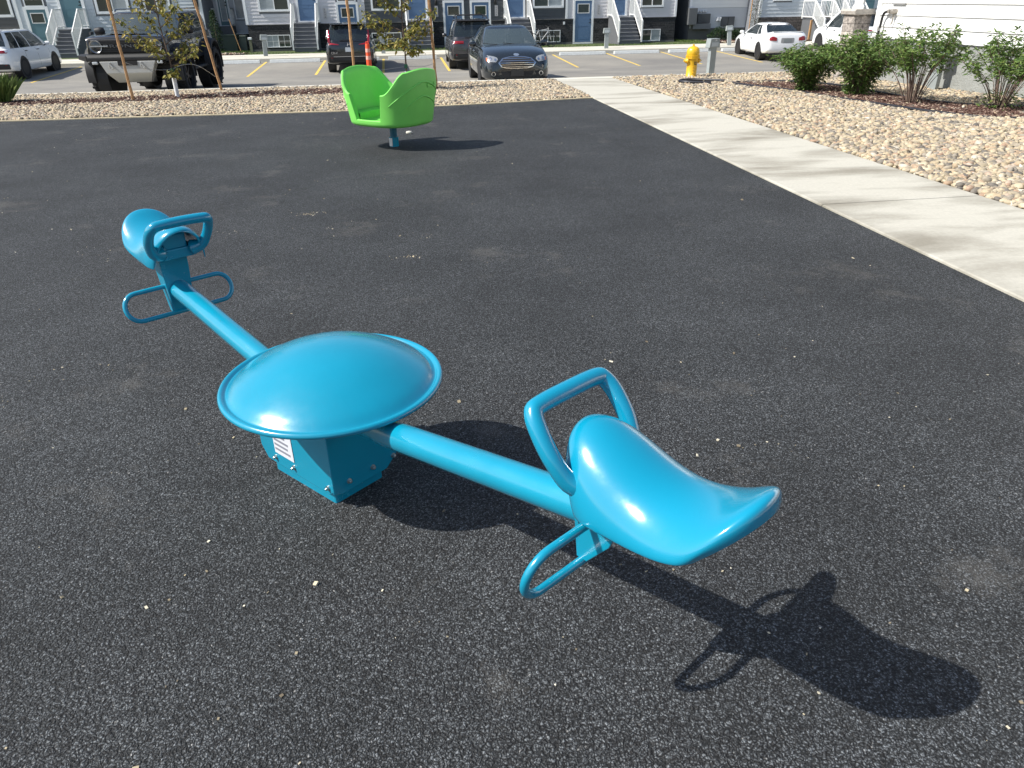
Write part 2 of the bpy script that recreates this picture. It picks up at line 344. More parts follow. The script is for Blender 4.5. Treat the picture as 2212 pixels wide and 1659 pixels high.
def text_mesh(txt, size, name, m, parent, mat4, extrude=.002):
    c = bpy.data.curves.new(name, 'FONT'); c.body = txt; c.size = size; c.align_x = 'CENTER'; c.align_y = 'CENTER'; c.extrude = extrude
    t = bpy.data.objects.new('tmp', c); COL.objects.link(t)
    me = bpy.data.meshes.new_from_object(t.evaluated_get(bpy.context.evaluated_depsgraph_get())); bpy.data.objects.remove(t)
    me.materials.clear(); me.materials.append(m)
    o = bpy.data.objects.new(name, me); COL.objects.link(o); o.parent = parent; o.matrix_local = mat4
    return o
def pieces_mesh(name, V, F, vals, per, m, smooth=True, kind='stuff', parent=None, label=None, cat=None):
    """V (n, k, 3) vertices of n identical-topology pieces, F list of quads/tris of one piece, vals n random values"""
    n, k, _ = V.shape; F = np.array(F); nf, fs = F.shape
    me = bpy.data.meshes.new(name)
    me.vertices.add(n*k); me.vertices.foreach_set('co', V.reshape(-1).astype(np.float32))
    loops = (F[None] + (np.arange(n)*k)[:, None, None]).reshape(-1)
    me.loops.add(len(loops)); me.loops.foreach_set('vertex_index', loops.astype(np.int32))
    me.polygons.add(n*nf); me.polygons.foreach_set('loop_start', (np.arange(n*nf)*fs).astype(np.int32))
    me.polygons.foreach_set('use_smooth', np.full(n*nf, smooth))
    at = me.attributes.new('piece', 'FLOAT', 'FACE'); at.data.foreach_set('value', np.repeat(vals, nf).astype(np.float32))
    me.update(calc_edges=True); me.validate(); me.materials.append(m)
    o = bpy.data.objects.new(name, me); COL.objects.link(o)
    if parent: o.parent = parent
    return tag(o, label, cat, kind=kind)

# ------------------------------------------------------------ ground, playground, path
XS = [-400, -60, -30, -15, 0, 15, 30, 60, 400]
def strip(name, x0, x1, ys, m, off=0., kind='structure', xf0=None, xf1=None, nx=2):
    rows = []
    for y in ys:
        a = xf0(y) if xf0 else x0; b = xf1(y) if xf1 else x1
        rows.append([(a+(b-a)*i/(nx-1), y, zg(y)+off) for i in range(nx)])
    return sheet(name, rows, m, kind)
GY = [-60, -20, 0, 10, 20.40, 20.45, 31, 36.3, 36.35, 39, 44, 80, 200, 600]
sheet('ground', [[(x, y, zg(y)-.05 - (.0 if y < 600 else 0)) for x in XS] for y in GY], SOIL)
def pg_edge(x):   # far edge of the rubber, as measured
    xs = [-30, -13, -6.9, -1, 4.05]; ys = [14.9, 14.8, 14.6, 14.32, 15.2]
    return float(np.interp(x, xs, ys))
xs = list(np.linspace(-16, -1, 16))
b = MB(); n = 40; rows = []
for i in range(n+1):
    t = i/n; row = []
    for j in range(41):
        u = j/40; xe = -16*(1-u) + path_l(15.2)*u
        yy = -4*(1-t) + pg_edge(xe)*t; xx = -16*(1-u) + path_l(yy)*u
        row.append((xx, yy, zg(yy)))
    rows.append(row)
sheet('playground_surface', rows, RUBBER)
# low concrete-coloured border strip between rubber and gravel
eb = MB(); pts = [(-16, 14.85), (-13, 14.8), (-6.9, 14.6), (-1, 14.32), (1.5, 14.72), (4.03, 15.2)]
for (x0, y0), (x1, y1) in zip(pts, pts[1:]): eb.bar((x0, y0+.035, zg(y0)+.002), (x1, y1+.035, zg(y1)+.002), .06, .03)
tag(eb.build('playground_border', mat('border_strip', (.62, .52, .34), .8, noise=(8., .2))), kind='structure')
# path: a slab standing a little proud, with one saw-cut joint
def slab(name, y0, y1):
    b = MB(); ys = np.linspace(y0, y1, 24); z0 = .018
    rows = []
    for y in ys:
        a, c = path_l(y), path_r(y); z = zg(y)
        rows.append([(a, y, z-.05), (a, y, z+z0-.006), (a+.012, y, z+z0), ((a+c)/2, y, z+z0), (c-.012, y, z+z0), (c, y, z+z0-.006), (c, y, z-.05)])
    b.grid(rows); b.add(rows[0], [tuple(range(7))]); b.add(rows[-1], [tuple(range(7))])
    return tag(b.build(name, CONC, fixn=True), kind='structure')
slab('path', -4, 5.714); slab('path', 5.726, 9.6); slab('path', 9.606, 13.4); slab('path', 13.406, 17.2); slab('path', 17.206, 20.02)
# kerb with dropped face to the lot
def kerb(name, x0, x1, y0, y1, ztop, zbot, m=None):
    b = MB(); n = 40; rows = []
    for i in range(n+1):
        x = x0+(x1-x0)*i/n
        rows.append([(x, y0, zbot), (x, y0, ztop-.012), (x, y0+.012, ztop), (x, y1-.012, ztop), (x, y1, ztop-.012), (x, y1, zbot)])
    b.grid(rows); return tag(b.build(name, m or KERB), kind='structure')
kerb('kerb', -60, 60, 20.03, 20.42, -.425, -.75)
sheet('parking_lot', [[(x, y, zg(y)) for x in (-80, -40, 0, 40, 80)] for y in (20.43, 23, 26, 29, 31, 33, 36.28)], ASPH)
kerb('kerb', -80, 80, 36.28, 36.5, -.765, -1.2)
sheet('sidewalk', [[(x, y, -.762) for x in (-80, -40, 0, 40, 80)] for y in (36.505, 38.9)], KERB)
sheet('lawn', [[(x, y, -.80 - .02*(y-38.9)) for x in (-80, 0, 80)] for y in (38.9, 44, 60)], LAWN)
kerb('kerb', -80, 80, 38.9, 38.97, -.757, -1.0)
for xl in (-10.6, -8.05, -5.5, -2.95, -.37, 2.22, 4.85, 7.42, 10.0, 12.65, 15.3, 17.9, 20.5, -13.2):
    xn = xl
    b = MB(); rows = [[(xn-.05, y, zg(y)+.004), (xn+.05, y, zg(y)+.004)] for y in (30.9, 31.0001, 33.5, 36.15)]
    o = b.grid(rows).build('parking_line', YELLOW_LINE, fixn=False); tag(o, kind='structure')
# wheel stops
WS = [(-9.35, 'first grey wheel stop from the left, beside the black truck tyre'), (-6.78, 'wheel stop between the left pedestal and the black truck'), (-4.2, 'wheel stop just left of the small black SUV with red tail lights'),
      (.93, 'wheel stop behind the young tree, between the two dark SUVs'), (3.5, 'wheel stop in front of the nose of the graphite SUV'), (8.75, 'wheel stop right of the black sedan, in front of the blue door'), (11.33, 'wheel stop in front of the grey porch stairs with clear railings'),
      (13.98, 'wheel stop seen behind the yellow hydrant'), (16.6, 'wheel stop at the nose of the white coupe'), (-1.62, 'wheel stop under the nose of the small black SUV')]
ws0 = None
for x, lab in WS:
    if ws0 is None:
        b = MB(); b.prism([(-.11, 0), (.11, 0), (.07, .13), (-.07, .13)], -1.08, 1.08, 'yz')
        ws0 = b.build('wheel_stop', STOPC, bevel=.01); o = ws0
    else: o = ws0.copy(); COL.objects.link(o)
    o.location = (x, 35.75, zg(35.75)); tag(o, lab, 'wheel stop', 'concrete wheel stops at the head of the stalls')

# ------------------------------------------------------------ stones, mulch
def proto_rock():
    bm = bmesh.new(); bmesh.ops.create_cube(bm, size=2); bmesh.ops.subdivide_edges(bm, edges=bm.edges[:], cuts=1, use_grid_fill=True)
    bm.verts.ensure_lookup_table(); v = np.array([p.co[:] for p in bm.verts]); v /= np.linalg.norm(v, axis=1)[:, None]**.8
    f = [[q.index for q in fc.verts] for fc in bm.faces]; bm.free(); return v, f
RV, RF = proto_rock()
def rot_mats(n, tilt):
    a = np.random.rand(n)*2*np.pi; t = np.random.randn(n)*tilt; s = np.random.randn(n)*tilt
    ca, sa = np.cos(a), np.sin(a); ct, st = np.cos(t), np.sin(t); cs, ss = np.cos(s), np.sin(s); Z = np.zeros(n); O = np.ones(n)
    Rz = np.stack([np.stack([ca, -sa, Z], 1), np.stack([sa, ca, Z], 1), np.stack([Z, Z, O], 1)], 1)
    Rx = np.stack([np.stack([O, Z, Z], 1), np.stack([Z, ct, -st], 1), np.stack([Z, st, ct], 1)], 1)
    Ry = np.stack([np.stack([cs, Z, ss], 1), np.stack([Z, O, Z], 1), np.stack([-ss, Z, cs], 1)], 1)
    return Rz @ Rx @ Ry
def inpoly(px, py, poly):
    r = np.zeros(len(px), bool); n = len(poly)
    for i in range(n):
        x0, y0 = poly[i]; x1, y1 = poly[(i+1) % n]
        if y0 == y1: continue
        c = ((y0 > py) != (y1 > py)) & (px < (x1-x0)*(py-y0)/(y1-y0)+x0); r ^= c
    return r
def scatter(poly, dens, excl=()):
    xs_ = [p[0] for p in poly]; ys_ = [p[1] for p in poly]; A = (max(xs_)-min(xs_))*(max(ys_)-min(ys_)); n = int(A*dens)
    px = np.random.uniform(min(xs_), max(xs_), n); py = np.random.uniform(min(ys_), max(ys_), n); k = inpoly(px, py, poly)
    for e in excl: k &= ~inpoly(px, py, e)
    return px[k], py[k]
def zgv(y): return np.interp(y, [p[0] for p in PROF], [p[1] for p in PROF])
def rocks(name, poly, dens, smin, smax, excl=(), lift=.012, label=None, cat=None, zadd=0.):
    px, py = scatter(poly, dens, excl); n = len(px)
    s = smin+(smax-smin)*np.random.rand(n)**1.6
    sc = np.stack([s*np.random.uniform(.9, 1.45, n), s*np.random.uniform(.7, 1.05, n), s*np.random.uniform(.42, .75, n)], 1)
    V = RV[None]*(1+.15*np.clip(np.random.randn(n, len(RV), 1), -1.6, 1.6))*sc[:, None, :]
    V = np.einsum('nij,nkj->nki', rot_mats(n, .35), V)
    V[:, :, 0] += px[:, None]; V[:, :, 1] += py[:, None]; V[:, :, 2] += (zgv(py)+lift+zadd+np.random.uniform(-.25, 1.1, n)*s*.55)[:, None]
    return pieces_mesh(name, V, RF, np.random.rand(n), None, STONES, smooth=True, label=label, cat=cat)
def chips(name, poly, dens, ln, m, excl=(), lift=.0, label=None, cat=None, fat=.28, zamp=.035):
    px, py = scatter(poly, dens, excl); n = len(px)
    cube = np.array([(x, y, z) for x in (-1, 1) for y in (-1, 1) for z in (-1, 1)], float)
    F = [(0, 1, 3, 2), (4, 6, 7, 5), (0, 4, 5, 1), (2, 3, 7, 6), (0, 2, 6, 4), (1, 5, 7, 3)]
    l = ln*np.random.uniform(.4, 1.2, n)
    sc = np.stack([l*.5, l*fat*.5*np.random.uniform(.5, 1.3, n), l*.10*np.random.uniform(.5, 1.2, n)], 1)
    V = np.einsum('nij,nkj->nki', rot_mats(n, .4), cube[None]*sc[:, None, :])
    V[:, :, 0] += px[:, None]; V[:, :, 1] += py[:, None]; V[:, :, 2] += (zgv(py)+lift+np.random.uniform(0, zamp, n))[:, None]
    return pieces_mesh(name, V, F, np.random.rand(n), None, m, smooth=False, label=label, cat=cat)
WALLX = 11.2
bedR = [(path_r(4)+.03, 4), (path_r(20)+.03, 20.0), (22, 20.0), (22, 17.2), (WALLX, 17.2), (WALLX, 4)]
bedL = [(-17, 14.93), (-13, 14.88), (-6.9, 14.7), (-1, 14.42), (1.5, 14.8), (path_l(15.2)-.02, 15.3), (path_l(20)-.03, 20.0), (-17, 20.0)]
mulR = [(8.0, 17.3), (7.75, 16.6), (8.15, 15.2), (8.25, 13.6), (8.3, 12.0), (8.4, 10.9), (8.9, 10.1), (10.6, 9.6), (11.0, 10.6), (10.2, 11.2), (9.55, 12.1), (9.5, 14.0), (9.55, 15.6), (9.3, 17.0)]
mulL = [(-17, 17.2), (-8, 17.25), (-5.5, 17.35), (-3, 17.55), (-1.5, 17.7), (.8, 17.9), (1.3, 18.4), (.2, 19.2), (-1.7, 19.2), (-3.4, 18.95), (-5.4, 18.55), (-8.6, 18.35), (-17, 18.4)]
sheet('gravel_bed', [[(x, y, zg(y)+.003) for x in (path_r(y)+.005, 9, 11.2, 22)] for y in (-4, 4, 10, 17, 20.02)], SOIL)
b = MB()
for y0, y1 in ((0, 1),):
    rows = []
    for i in range(41):
        x = -16 + (path_l(15.2)+16)*i/40; ye = pg_edge(x)+.03
        rows.append([(x if t == 0 else (-16+(path_l(ye+(20.02-ye)*t)+16)*i/40), ye+(20.02-ye)*t, zg(ye+(20.02-ye)*t)+.004) for t in (0, .5, 1)])
    b.grid(rows)
o = b.build('gravel_bed', SOIL, fixn=False); tag(o, kind='structure')
if o.data.polygons[0].normal.z < 0: o.data.flip_normals()
nearR = [(path_r(.5)+.02, .5), (path_r(11)+.02, 11), (WALLX, 11), (WALLX, .5)]
farR = [(path_r(11)+.02, 11), (path_r(20)+.02, 20.0), (22, 20.0), (22, 17.3), (WALLX, 17.3), (WALLX, 11)]
rocks('river_stones', nearR, 900, .024, .046, [mulR], label='tan river stones beside the concrete path', cat='gravel')
rocks('river_stones', farR, 700, .022, .042, [mulR], label='tan river stones around the yellow hydrant', cat='gravel')
rocks('river_stones', bedL, 820, .019, .036, [mulL], label='pale river stones between the rubber surface and the kerb', cat='gravel')
rocks('river_stones', mulL, 70, .022, .040, [], label='few pale stones scattered over the left mulch', cat='gravel')
rocks('river_stones', mulR, 40, .022, .040, [], label='few pale stones scattered over the shrub mulch', cat='gravel')
chips('mulch', mulL, 1500, .075, MULCH, label='reddish brown mulch around the staked trees', cat='mulch')
chips('mulch', mulR, 1500, .075, MULCH, label='reddish brown mulch under the shrubs', cat='mulch')
# black plastic edging around the shrub mulch and its loose tail by the hydrant
e = MB()
loop = [(mx, my, zg(my)+.045+.012*math.sin(i*1.7)) for i, (mx, my) in enumerate(mulR)]
def smooth_path(P, n=6, closed=False):
    P = [Vector(p) for p in P]; out = []; m = len(P)
    for i in range(m if closed else m-1):
        p0 = P[(i-1) % m] if (closed or i > 0) else P[i]; p1 = P[i]; p2 = P[(i+1) % m]; p3 = P[(i+2) % m] if (closed or i < m-2) else p2
        for k in range(n):
            t = k/n; out.append(.5*((2*p1)+(p2-p0)*t+(2*p0-5*p1+4*p2-p3)*t*t+(3*p1-p0-3*p2+p3)*t**3))
    if not closed: out.append(P[-1])
    return out
e.tube(smooth_path(loop, 6, True), .022, 7, closed=True)
tag(e.build('garden_edging', EDGE_BLACK, smooth=True), 'black plastic edging curving around the shrub mulch', 'edging')
e = MB(); e.tube(smooth_path([(7.75, 17.5, zg(17.5)+.07), (7.1, 18.0, zg(18)+.075), (6.75, 17.8, zg(17.8)+.07), (6.78, 17.45, zg(17.4)+.07), (7.3, 17.2, zg(17)+.05)], 8), .03, 8)
tag(e.build('garden_edging', EDGE_BLACK, smooth=True), 'loose curled end of black edging lying on stones by the hydrant', 'edging')
# crumbs on the rubber
def bits(name, clusters, m, size, label, cat):
    P = []
    for (cx, cy, sx, sy, n) in clusters:
        for _ in range(n): P.append((random.gauss(cx, sx), random.gauss(cy, sy)))
    P = np.array(P); n = len(P); cube = np.array([(x, y, z) for x in (-1, 1) for y in (-1, 1) for z in (-1, 1)], float)
    F = [(0, 1, 3, 2), (4, 6, 7, 5), (0, 4, 5, 1), (2, 3, 7, 6), (0, 2, 6, 4), (1, 5, 7, 3)]
    l = size*np.random.uniform(.3, 1.2, n)*np.where(np.random.rand(n) < .15, 2.2, 1)
    sc = np.stack([l*.5, l*np.random.uniform(.12, .5, n), l*.12], 1)
    V = np.einsum('nij,nkj->nki', rot_mats(n, .25), cube[None]*sc[:, None, :])
    V[:, :, 0] += P[:, :1]; V[:, :, 1] += P[:, 1:]; V[:, :, 2] += (zgv(P[:, 1])+.003)[:, None]
    return pieces_mesh(name, V, F, np.random.rand(n), None, m, smooth=False, label=label, cat=cat)
cl = [(random.uniform(-5, 3.2), random.uniform(.9, 14), .02, .02, 1) for _ in range(330)] + [(random.uniform(-1.6, 2.2), random.uniform(.8, 3.2), .02, .02, 1) for _ in range(120)]
bits('dry_bits', cl, BITS, .008, 'tiny pale crumbs scattered over the black rubber', 'debris')
cl = [(-.84, 6.42, .07, .035, 60), (0., 4.96, .07, .03, 26), (-1.5, 5.9, .14, .07, 30), (-.5, 5.9, .10, .05, 10), (.1, 5.5, .1, .06, 14), (-2.2, 5.6, .2, .15, 16), (1.3, 2.2, .08, .05, 10), (-1.6, 3.4, .12, .08, 14), (-1.9, 3.15, .06, .03, 8), (-.57, 2.45, .022, .008, 9)]
bits('dry_grass_bits', cl, BITS, .007, 'little clumps of dry grass bits on the black rubber', 'debris')
b = MB(); vv = [(.05*p[0]*(1+.2*random.uniform(-1, 1)), .032*p[1], .025*p[2]) for p in RV]; b.add(vv, RF)
o = b.build('stone', mat('pale_stone', (.6, .57, .5), .8, noise=(20., .2)), smooth=True, sharp=0); o.location = (.16, 11.12, zg(11.12)+.018); tag(o, 'single white stone on the rubber behind the green spinner seat', 'stone')

# ------------------------------------------------------------ seesaw
def arc(c, r, a0, a1, n, f): return [f(c, r, a0+(a1-a0)*i/n) for i in range(n+1)]
SX, SY = -.33, 2.25; SZ = zg(SY); AZ = R(-55)
see = empty('seesaw', (SX, SY, SZ), AZ, 'bright blue metal seesaw with domed centre and two saddle seats', 'seesaw')
# local frame: x along the beam towards the viewer's side seat, y across, z up (tilt of frame folded into heights: 0.02 per metre)
tl = lambda a, z: z + .02*a
HUBX, HUBZ = .02, .285
def arm(sign, zend, xend):
    b = MB(); zq = HUBZ+(zend-HUBZ)*(.385/1.22); b.tube([(sign*.36, 0, zq-.004), (sign*.362, 0, zq-.004), (sign*xend, 0, zend)], [.036, .0445, .0445], 28)
    return b.build('arm', BLUE, see, smooth=True, sharp=50)
arm(1, tl(1.22, .512), 1.22); arm(-1, tl(-1.22, .441), 1.22)
for s, ze in ((1, tl(1.22, .512)), (-1, tl(-1.22, .441))):   # collar sleeves where the arms enter the housing
    b = MB(); f0, f1 = .08, .39
    zz = lambda a: HUBZ+(ze-HUBZ)*(a/1.22)
    b.tube([(s*f0, 0, zz(f0)), (s*f1, 0, zz(f1))], .039, 28); b.build('arm_sleeve', BLUE, see, smooth=True, sharp=50)
# dome
b = MB(); RD, ZD, DX = .352, .443, .085
prof = [(max(1e-5, q), ZD+.004+.120*(1-(q/.338)**2.1)) for q in (0, .03, .06, .09, .12, .15, .18, .21, .24, .27, .295, .315)]+[(RD-.022, ZD+.004), (RD-.016, ZD+.0), (RD-.013, ZD-.001), (RD-.009, ZD+.003), (RD-.003, ZD+.008),
        (RD+.004, ZD+.009), (RD+.010, ZD+.004), (RD+.012, ZD-.005), (RD+.007, ZD-.012), (RD-.004, ZD-.013), (RD-.02, ZD-.008), (.25, ZD+.04), (.12, ZD+.085), (1e-5, ZD+.098)]
b.lathe(prof, 96, (DX, 0, 0)); b.build('dome_cover', BLUE, see, smooth=True, sharp=0, sub=1)
# housing: skirted sheet-metal box with chamfered lower corners, on a slightly narrower pedestal
def rrect(hx, hy, c): return [(hx-c, -hy), (hx, -hy+c), (hx, hy-c), (hx-c, hy), (-hx+c, hy), (-hx, hy-c), (-hx, -hy+c), (-hx+c, -hy)]
HX, HY = .208, .122
def hs_place(o): o.location = (-.05, .0, 0); o.rotation_euler = (0, 0, R(6.5)); return o
b = MB()
for s in (-1, 1):   # long side plates with clipped lower corners
    b.prism([(-HX-.012, .43), (-HX-.012, .10), (-HX+.022, .052), (HX-.03, .052), (HX, .075), (HX, .43)], s*HY-.003, s*HY+.003, 'xz')
for s in (-1, 1):
    b.prism([(-HY-.01*s, .43), (-HY-.01*s, .07), (-HY+.03, .055), (HY-.02, .055), (HY+.03, .095), (HY+.03, .30), (HY, .43)], s*(HX+.004)-.003, s*(HX+.004)+.003, 'yz')
b.b2((-HX, -HY+.005, .058), (HX, HY-.005, .42))
hs_place(b.build('housing', BLUE, see, bevel=.003))
b = MB(); b.b2((-HX+.03, -HY+.016, -.01), (HX-.028, HY-.016, .09)); hs_place(b.build('pedestal_base', BLUE, see, bevel=.008))
def bolt(loc, ax):
    b = MB(); d = Vector(ax)
    b.tube([Vector(loc)-d*.004, Vector(loc)+d*.002], .0095, 16); b.tube([Vector(loc)+d*.002, Vector(loc)+d*.009], .0068, 6)
    b.tube([Vector(loc)+d*.009, Vector(loc)+d*.012], [.005, .003], 10)
    return hs_place(b.build('bolt', STEEL, see, smooth=True, sharp=35))
for y in (-.075, .03, .125): bolt((HX+.008, y+.01, .095), (1, 0, 0))
for x in (-.13, -.02, .175): bolt((x, -HY-.004, .080), (0, -1, 0)); bolt((x, HY+.004, .080), (0, 1, 0))
b = MB(); b.b2((-.125, -HY-.0052, .105), (-.01, -HY-.0038, .26), k=0)
for i in range(7): b.b2((-.118, -HY-.006, .25-i*.02), (-.02-.03*random.random(), -HY-.0053, .241-i*.02), k=1)
hs_place(b.build('warning_label', [mat('label_paper', (.62, .64, .68), .4), mat('label_ink', (.20, .21, .25), .6)], see))
def superarch(w, drop, cr, th):
    a = abs(th)/1.0
    return w*math.sin(th), cr - drop*(1-math.cos(th))
def seat_assembly(sign, a0, dz, pa, pz):
    """a0 = distance of the ridge front from the hub, dz = height shift, pa/pz = footrest position"""
    S = lambda x: sign*x
    ks = [0, .015, .06, .13, .20, .26, .315, .365, .405, .435, .450, .454]
    cr = [.737, .750, .755, .728, .696, .682, .688, .708, .736, .757, .748, .715]
    ww = [.116, .126, .134, .134, .132, .134, .138, .140, .138, .132, .126, .122]
    dr = [.180, .196, .196, .160, .124, .100, .094, .100, .124, .138, .125, .090]
    ln = [.50, .50, .42, .26, .12, 0, -.12, -.30, -.46, -.55, -.69, -1.02]
    def surf(off):
        rows = []; n = 20
        xs = np.linspace(0, 1, 40)
        fi = lambda arr, t: float(np.interp(t*(len(ks)-1), range(len(ks)), arr))
        rows = []
        for t in xs:
            x, c, w_, d_, l_ = (fi(q, t) for q in (ks, cr, ww, dr, ln)); row = []
            for j in range(n+1):
                th = -1.62+3.24*j/n
                y = (w_-off)*math.copysign(abs(math.sin(th))**.9, th) * (1 if abs(th) < 1.57 else 1.)
                dd = d_*(1-math.cos(th)) if abs(th) < math.pi/2 else d_*(1+.15*(abs(th)-math.pi/2)/.05*.0)
                z = c - off - dd
                row.append((S(a0+x+l_*(c-off-z)), y, z+dz))
            rows.append(row)
        return rows
    A = surf(0.); B = surf(.013); b = MB(); n = len(A); mcol = len(A[0])
    b.grid(A); b.grid(B)
    for i in range(n-1):
        for j in (0, mcol-1):
            b.add([A[i][j], A[i+1][j], B[i+1][j], B[i][j]], [(0, 1, 2, 3)])
    for j in range(mcol-1):
        for i in (0, n-1): b.add([A[i][j], A[i][j+1], B[i][j+1], B[i][j]], [(0, 1, 2, 3)])
    o = b.build('seat', BLUE_SEAT, see, smooth=True, sharp=0)
    bm = bmesh.new(); bm.from_mesh(o.data); bmesh.ops.remove_doubles(bm, verts=bm.verts, dist=.0004)
    for _ in range(11): bmesh.ops.smooth_vert(bm, verts=bm.verts, factor=.5, use_axis_x=True, use_axis_y=True, use_axis_z=True)
    bmesh.ops.recalc_face_normals(bm, faces=bm.faces); bm.to_mesh(o.data); bm.free(); o.data.polygons.foreach_set('use_smooth', [True]*len(o.data.polygons))
    sm = o.modifiers.new('subdivision', 'SUBSURF'); sm.levels = 1; sm.render_levels = 1
    # handle, rising from the two sides of the front rim
    h = MB(); hz = .775+dz
    P = [(S(a0+.095), -.070, .628+dz), (S(a0+.066), -.103, .645+dz), (S(a0+.036), -.121, .69+dz), (S(a0-.003), -.122, hz-.034), (S(a0-.030), -.112, hz-.005), (S(a0-.037), -.090, hz+.004), (S(a0-.037), 0, hz+.007),
         (S(a0-.037), .090, hz+.004), (S(a0-.030), .112, hz-.005), (S(a0-.003), .122, hz-.034), (S(a0+.036), .121, .69+dz), (S(a0+.066), .103, .645+dz), (S(a0+.095), .070, .628+dz)]
    Q = smooth_path(P, 5); m_ = len(Q)
    rr = [.0205+.013*max(0, 1-min(i, m_-1-i)/9)**1.5 for i in range(m_)]
    h.tube(Q, rr, 16); h.build('handle', BLUE_SEAT, o, smooth=True, sharp=0)
    # bracket: bent plate carrying the seat, standing in front of and behind the tube end
    k = MB(); zt = .655+dz
    k.prism([(-.062, zt+.01), (.062, zt+.01), (.060, .53+dz), (.046, pz-.062), (-.046, pz-.062), (-.060, .53+dz)], S(1.205), S(1.217), 'yz')
    k.b2((S(1.19), -.060, zt-.02), (S(1.40), .060, zt+.0))
    for s in (-1, 1): k.prism([(S(1.21), zt), (S(1.36), zt), (S(1.30), .48+dz), (S(1.24), pz-.055), (S(1.21), pz-.055)], s*.048-.004, s*.048+.004, 'xz')
    k.build('seat_bracket', BLUE, see, bevel=.002)
    g = MB(); g.lathe([(1e-5, .66+dz+.055), (.04, .66+dz+.055), (.075, .66+dz+.02), (.085, .66+dz-.02)], 8, (S(1.27), 0, 0)) ; 
    # inner seat mount block
    g = MB(); g.b2((S(a0+.085), -.080, zt-.06), (S(a0+.20), .080, .640+dz)); g.b2((S(a0+.095), -.05, .635+dz), (S(a0+.15), .05, .70+dz)); g.build('seat_mount', BLUE, see, bevel=.006)
    # footrest loop, right through the bracket
    f = MB(); pts = []; hw, hr = .180, (.062 if sign > 0 else .057); tlt = lambda u: (.010 if sign > 0 else .022)*u/.055
    for i in range(13): t = -math.pi/2+math.pi*i/12; pts.append((S(pa+tlt(hr*math.sin(t))), hw+hr*math.cos(t), pz+hr*math.sin(t)))
    for i in range(13): t = math.pi/2+math.pi*i/12; pts.append((S(pa+tlt(hr*math.sin(t))), -hw+hr*math.cos(t), pz+hr*math.sin(t)))
    f.tube(pts, .0105, 12, closed=True); f.build('footrest', BLUE, see, smooth=True, sharp=0)
seat_assembly(1, 1.162, .022, 1.235, .481)
seat_assembly(-1, 1.04, -.018, 1.225, .375)

# ------------------------------------------------------------ green spinner seat
GX, GYY = -.06, 10.02; GZ = zg(GYY)
sp = empty('spinner_seat', (GX, GYY, GZ), R(-42), 'lime green two-person spinner cup on a short blue post', 'spinner seat')
def sstep(x): x = max(0., min(1., x)); return x*x*(3-2*x)
def cup_rim(t):   # rim height by angle: two high backs, shoulders, and a door opening cut down to the sill on either side
    a = abs(((math.degrees(t)+90) % 180)-90)
    if a < 64: return .955-.03*(a/30)**2*(a < 30)-(.03 if a >= 30 else 0)-.25*sstep((a-32)/30)
    return .675-.305*sstep((a-64)/4)
def cup(theta, h, inset=0.):
    """theta around, h 0..1 from floor edge to rim"""
    c, s_ = math.cos(theta), math.sin(theta)
    ex = 2.8; den = (abs(c)**ex+abs(s_)**ex)**(1/ex)
    rx, ry = .56-inset, .50-inset
    top = cup_rim(theta); z = .345+(top-.345)*h
    hh = (z-.345)/.60
    fl = .90+.12*min(1, hh*1.4)-.06*max(0, hh-.7)
    return (rx*c/den*fl, ry*s_/den*fl, z)
NT = 180; rows = []
for i in range(NT):
    t = 2*math.pi*i/NT; row = []
    for q in (.0, .3, .6, .8): row.append((cup(t, 0, 0)[0]*q*.98, cup(t, 0, 0)[1]*q*.98, .285))
    row.append((cup(t, 0)[0]*.93, cup(t, 0)[1]*.93, .297)); row.append((cup(t, 0)[0]*.99, cup(t, 0)[1]*.99, .32))
    for h in (0, .15, .3, .45, .6, .75, .88, .96): row.append(cup(t, h))
    p = cup(t, 1.); row.append((p[0], p[1], p[2])); p2 = cup(t, 1., .018); row.append((p2[0], p2[1], p2[2]+.012)); p3 = cup(t, 1, .036); row.append(p3)
    for h in (.9, .7, .5, .3, .1): row.append(cup(t, h, .05))
    for q in (.95, .7, .4, 0.): pp = cup(t, 0, .05); row.append((pp[0]*q, pp[1]*q, .352))
    rows.append(row)
b = MB(); b.grid(rows, closed_u=True); b.build('cup_shell', GREEN, sp, smooth=True, sharp=50)
# raised mouldings on the outside of each high back
for s in (-1, 1):
    for (h0, wd) in ((.80, .95), (.52, .7)):
        b = MB(); pts = []
        for i in range(25):
            u = -1+2*i/24; th = (0 if s > 0 else math.pi)+u*wd; hz = h0*(1-.55*abs(u)**1.7)
            zz_ = .33+(.93-.33)*hz; tp = cup_rim(th); q = min(.97, (zz_-.33)/(tp-.33)); p = Vector(cup(th, q)); pts.append(p*1.0)
        b.tube(smooth_path(pts, 2), [.004+.008*math.sin(math.pi*i/(len(pts)*2-2)) for i in range(len(pts)*2-1)], 8); b.build('moulding', GREEN, sp, smooth=True, sharp=0)
    b = MB(); pts = []
    for (u, z) in ((.14, .735), (.40, .735), (.42, .765), (.40, .795), (.14, .795), (.12, .765)):
        th = (0 if s > 0 else math.pi)+u; q = (z-.33)/(cup_rim(th)-.33); pts.append(Vector(cup(th, min(.95, q)))*1.004)
    b.tube(pts, .0045, 6, closed=True); b.build('badge', GREEN, sp, smooth=True)
for s in (-1, 1):   # bench seats inside
    b = MB(); P = []
    for i in range(13):
        t = (0 if s > 0 else math.pi)-1.1+2.2*i/12; p = cup(t, 0, .05)
        P.append([(p[0]*.42+s*.10, p[1]*.98, .35), (p[0]*.42+s*.10, p[1]*.98, .435), (p[0]*.46+s*.11, p[1]*.97, .45), (p[0]*.97, p[1]*.97, .445)])
    b.grid(P); b.build('bench', GREEN, sp, smooth=True, sharp=50)
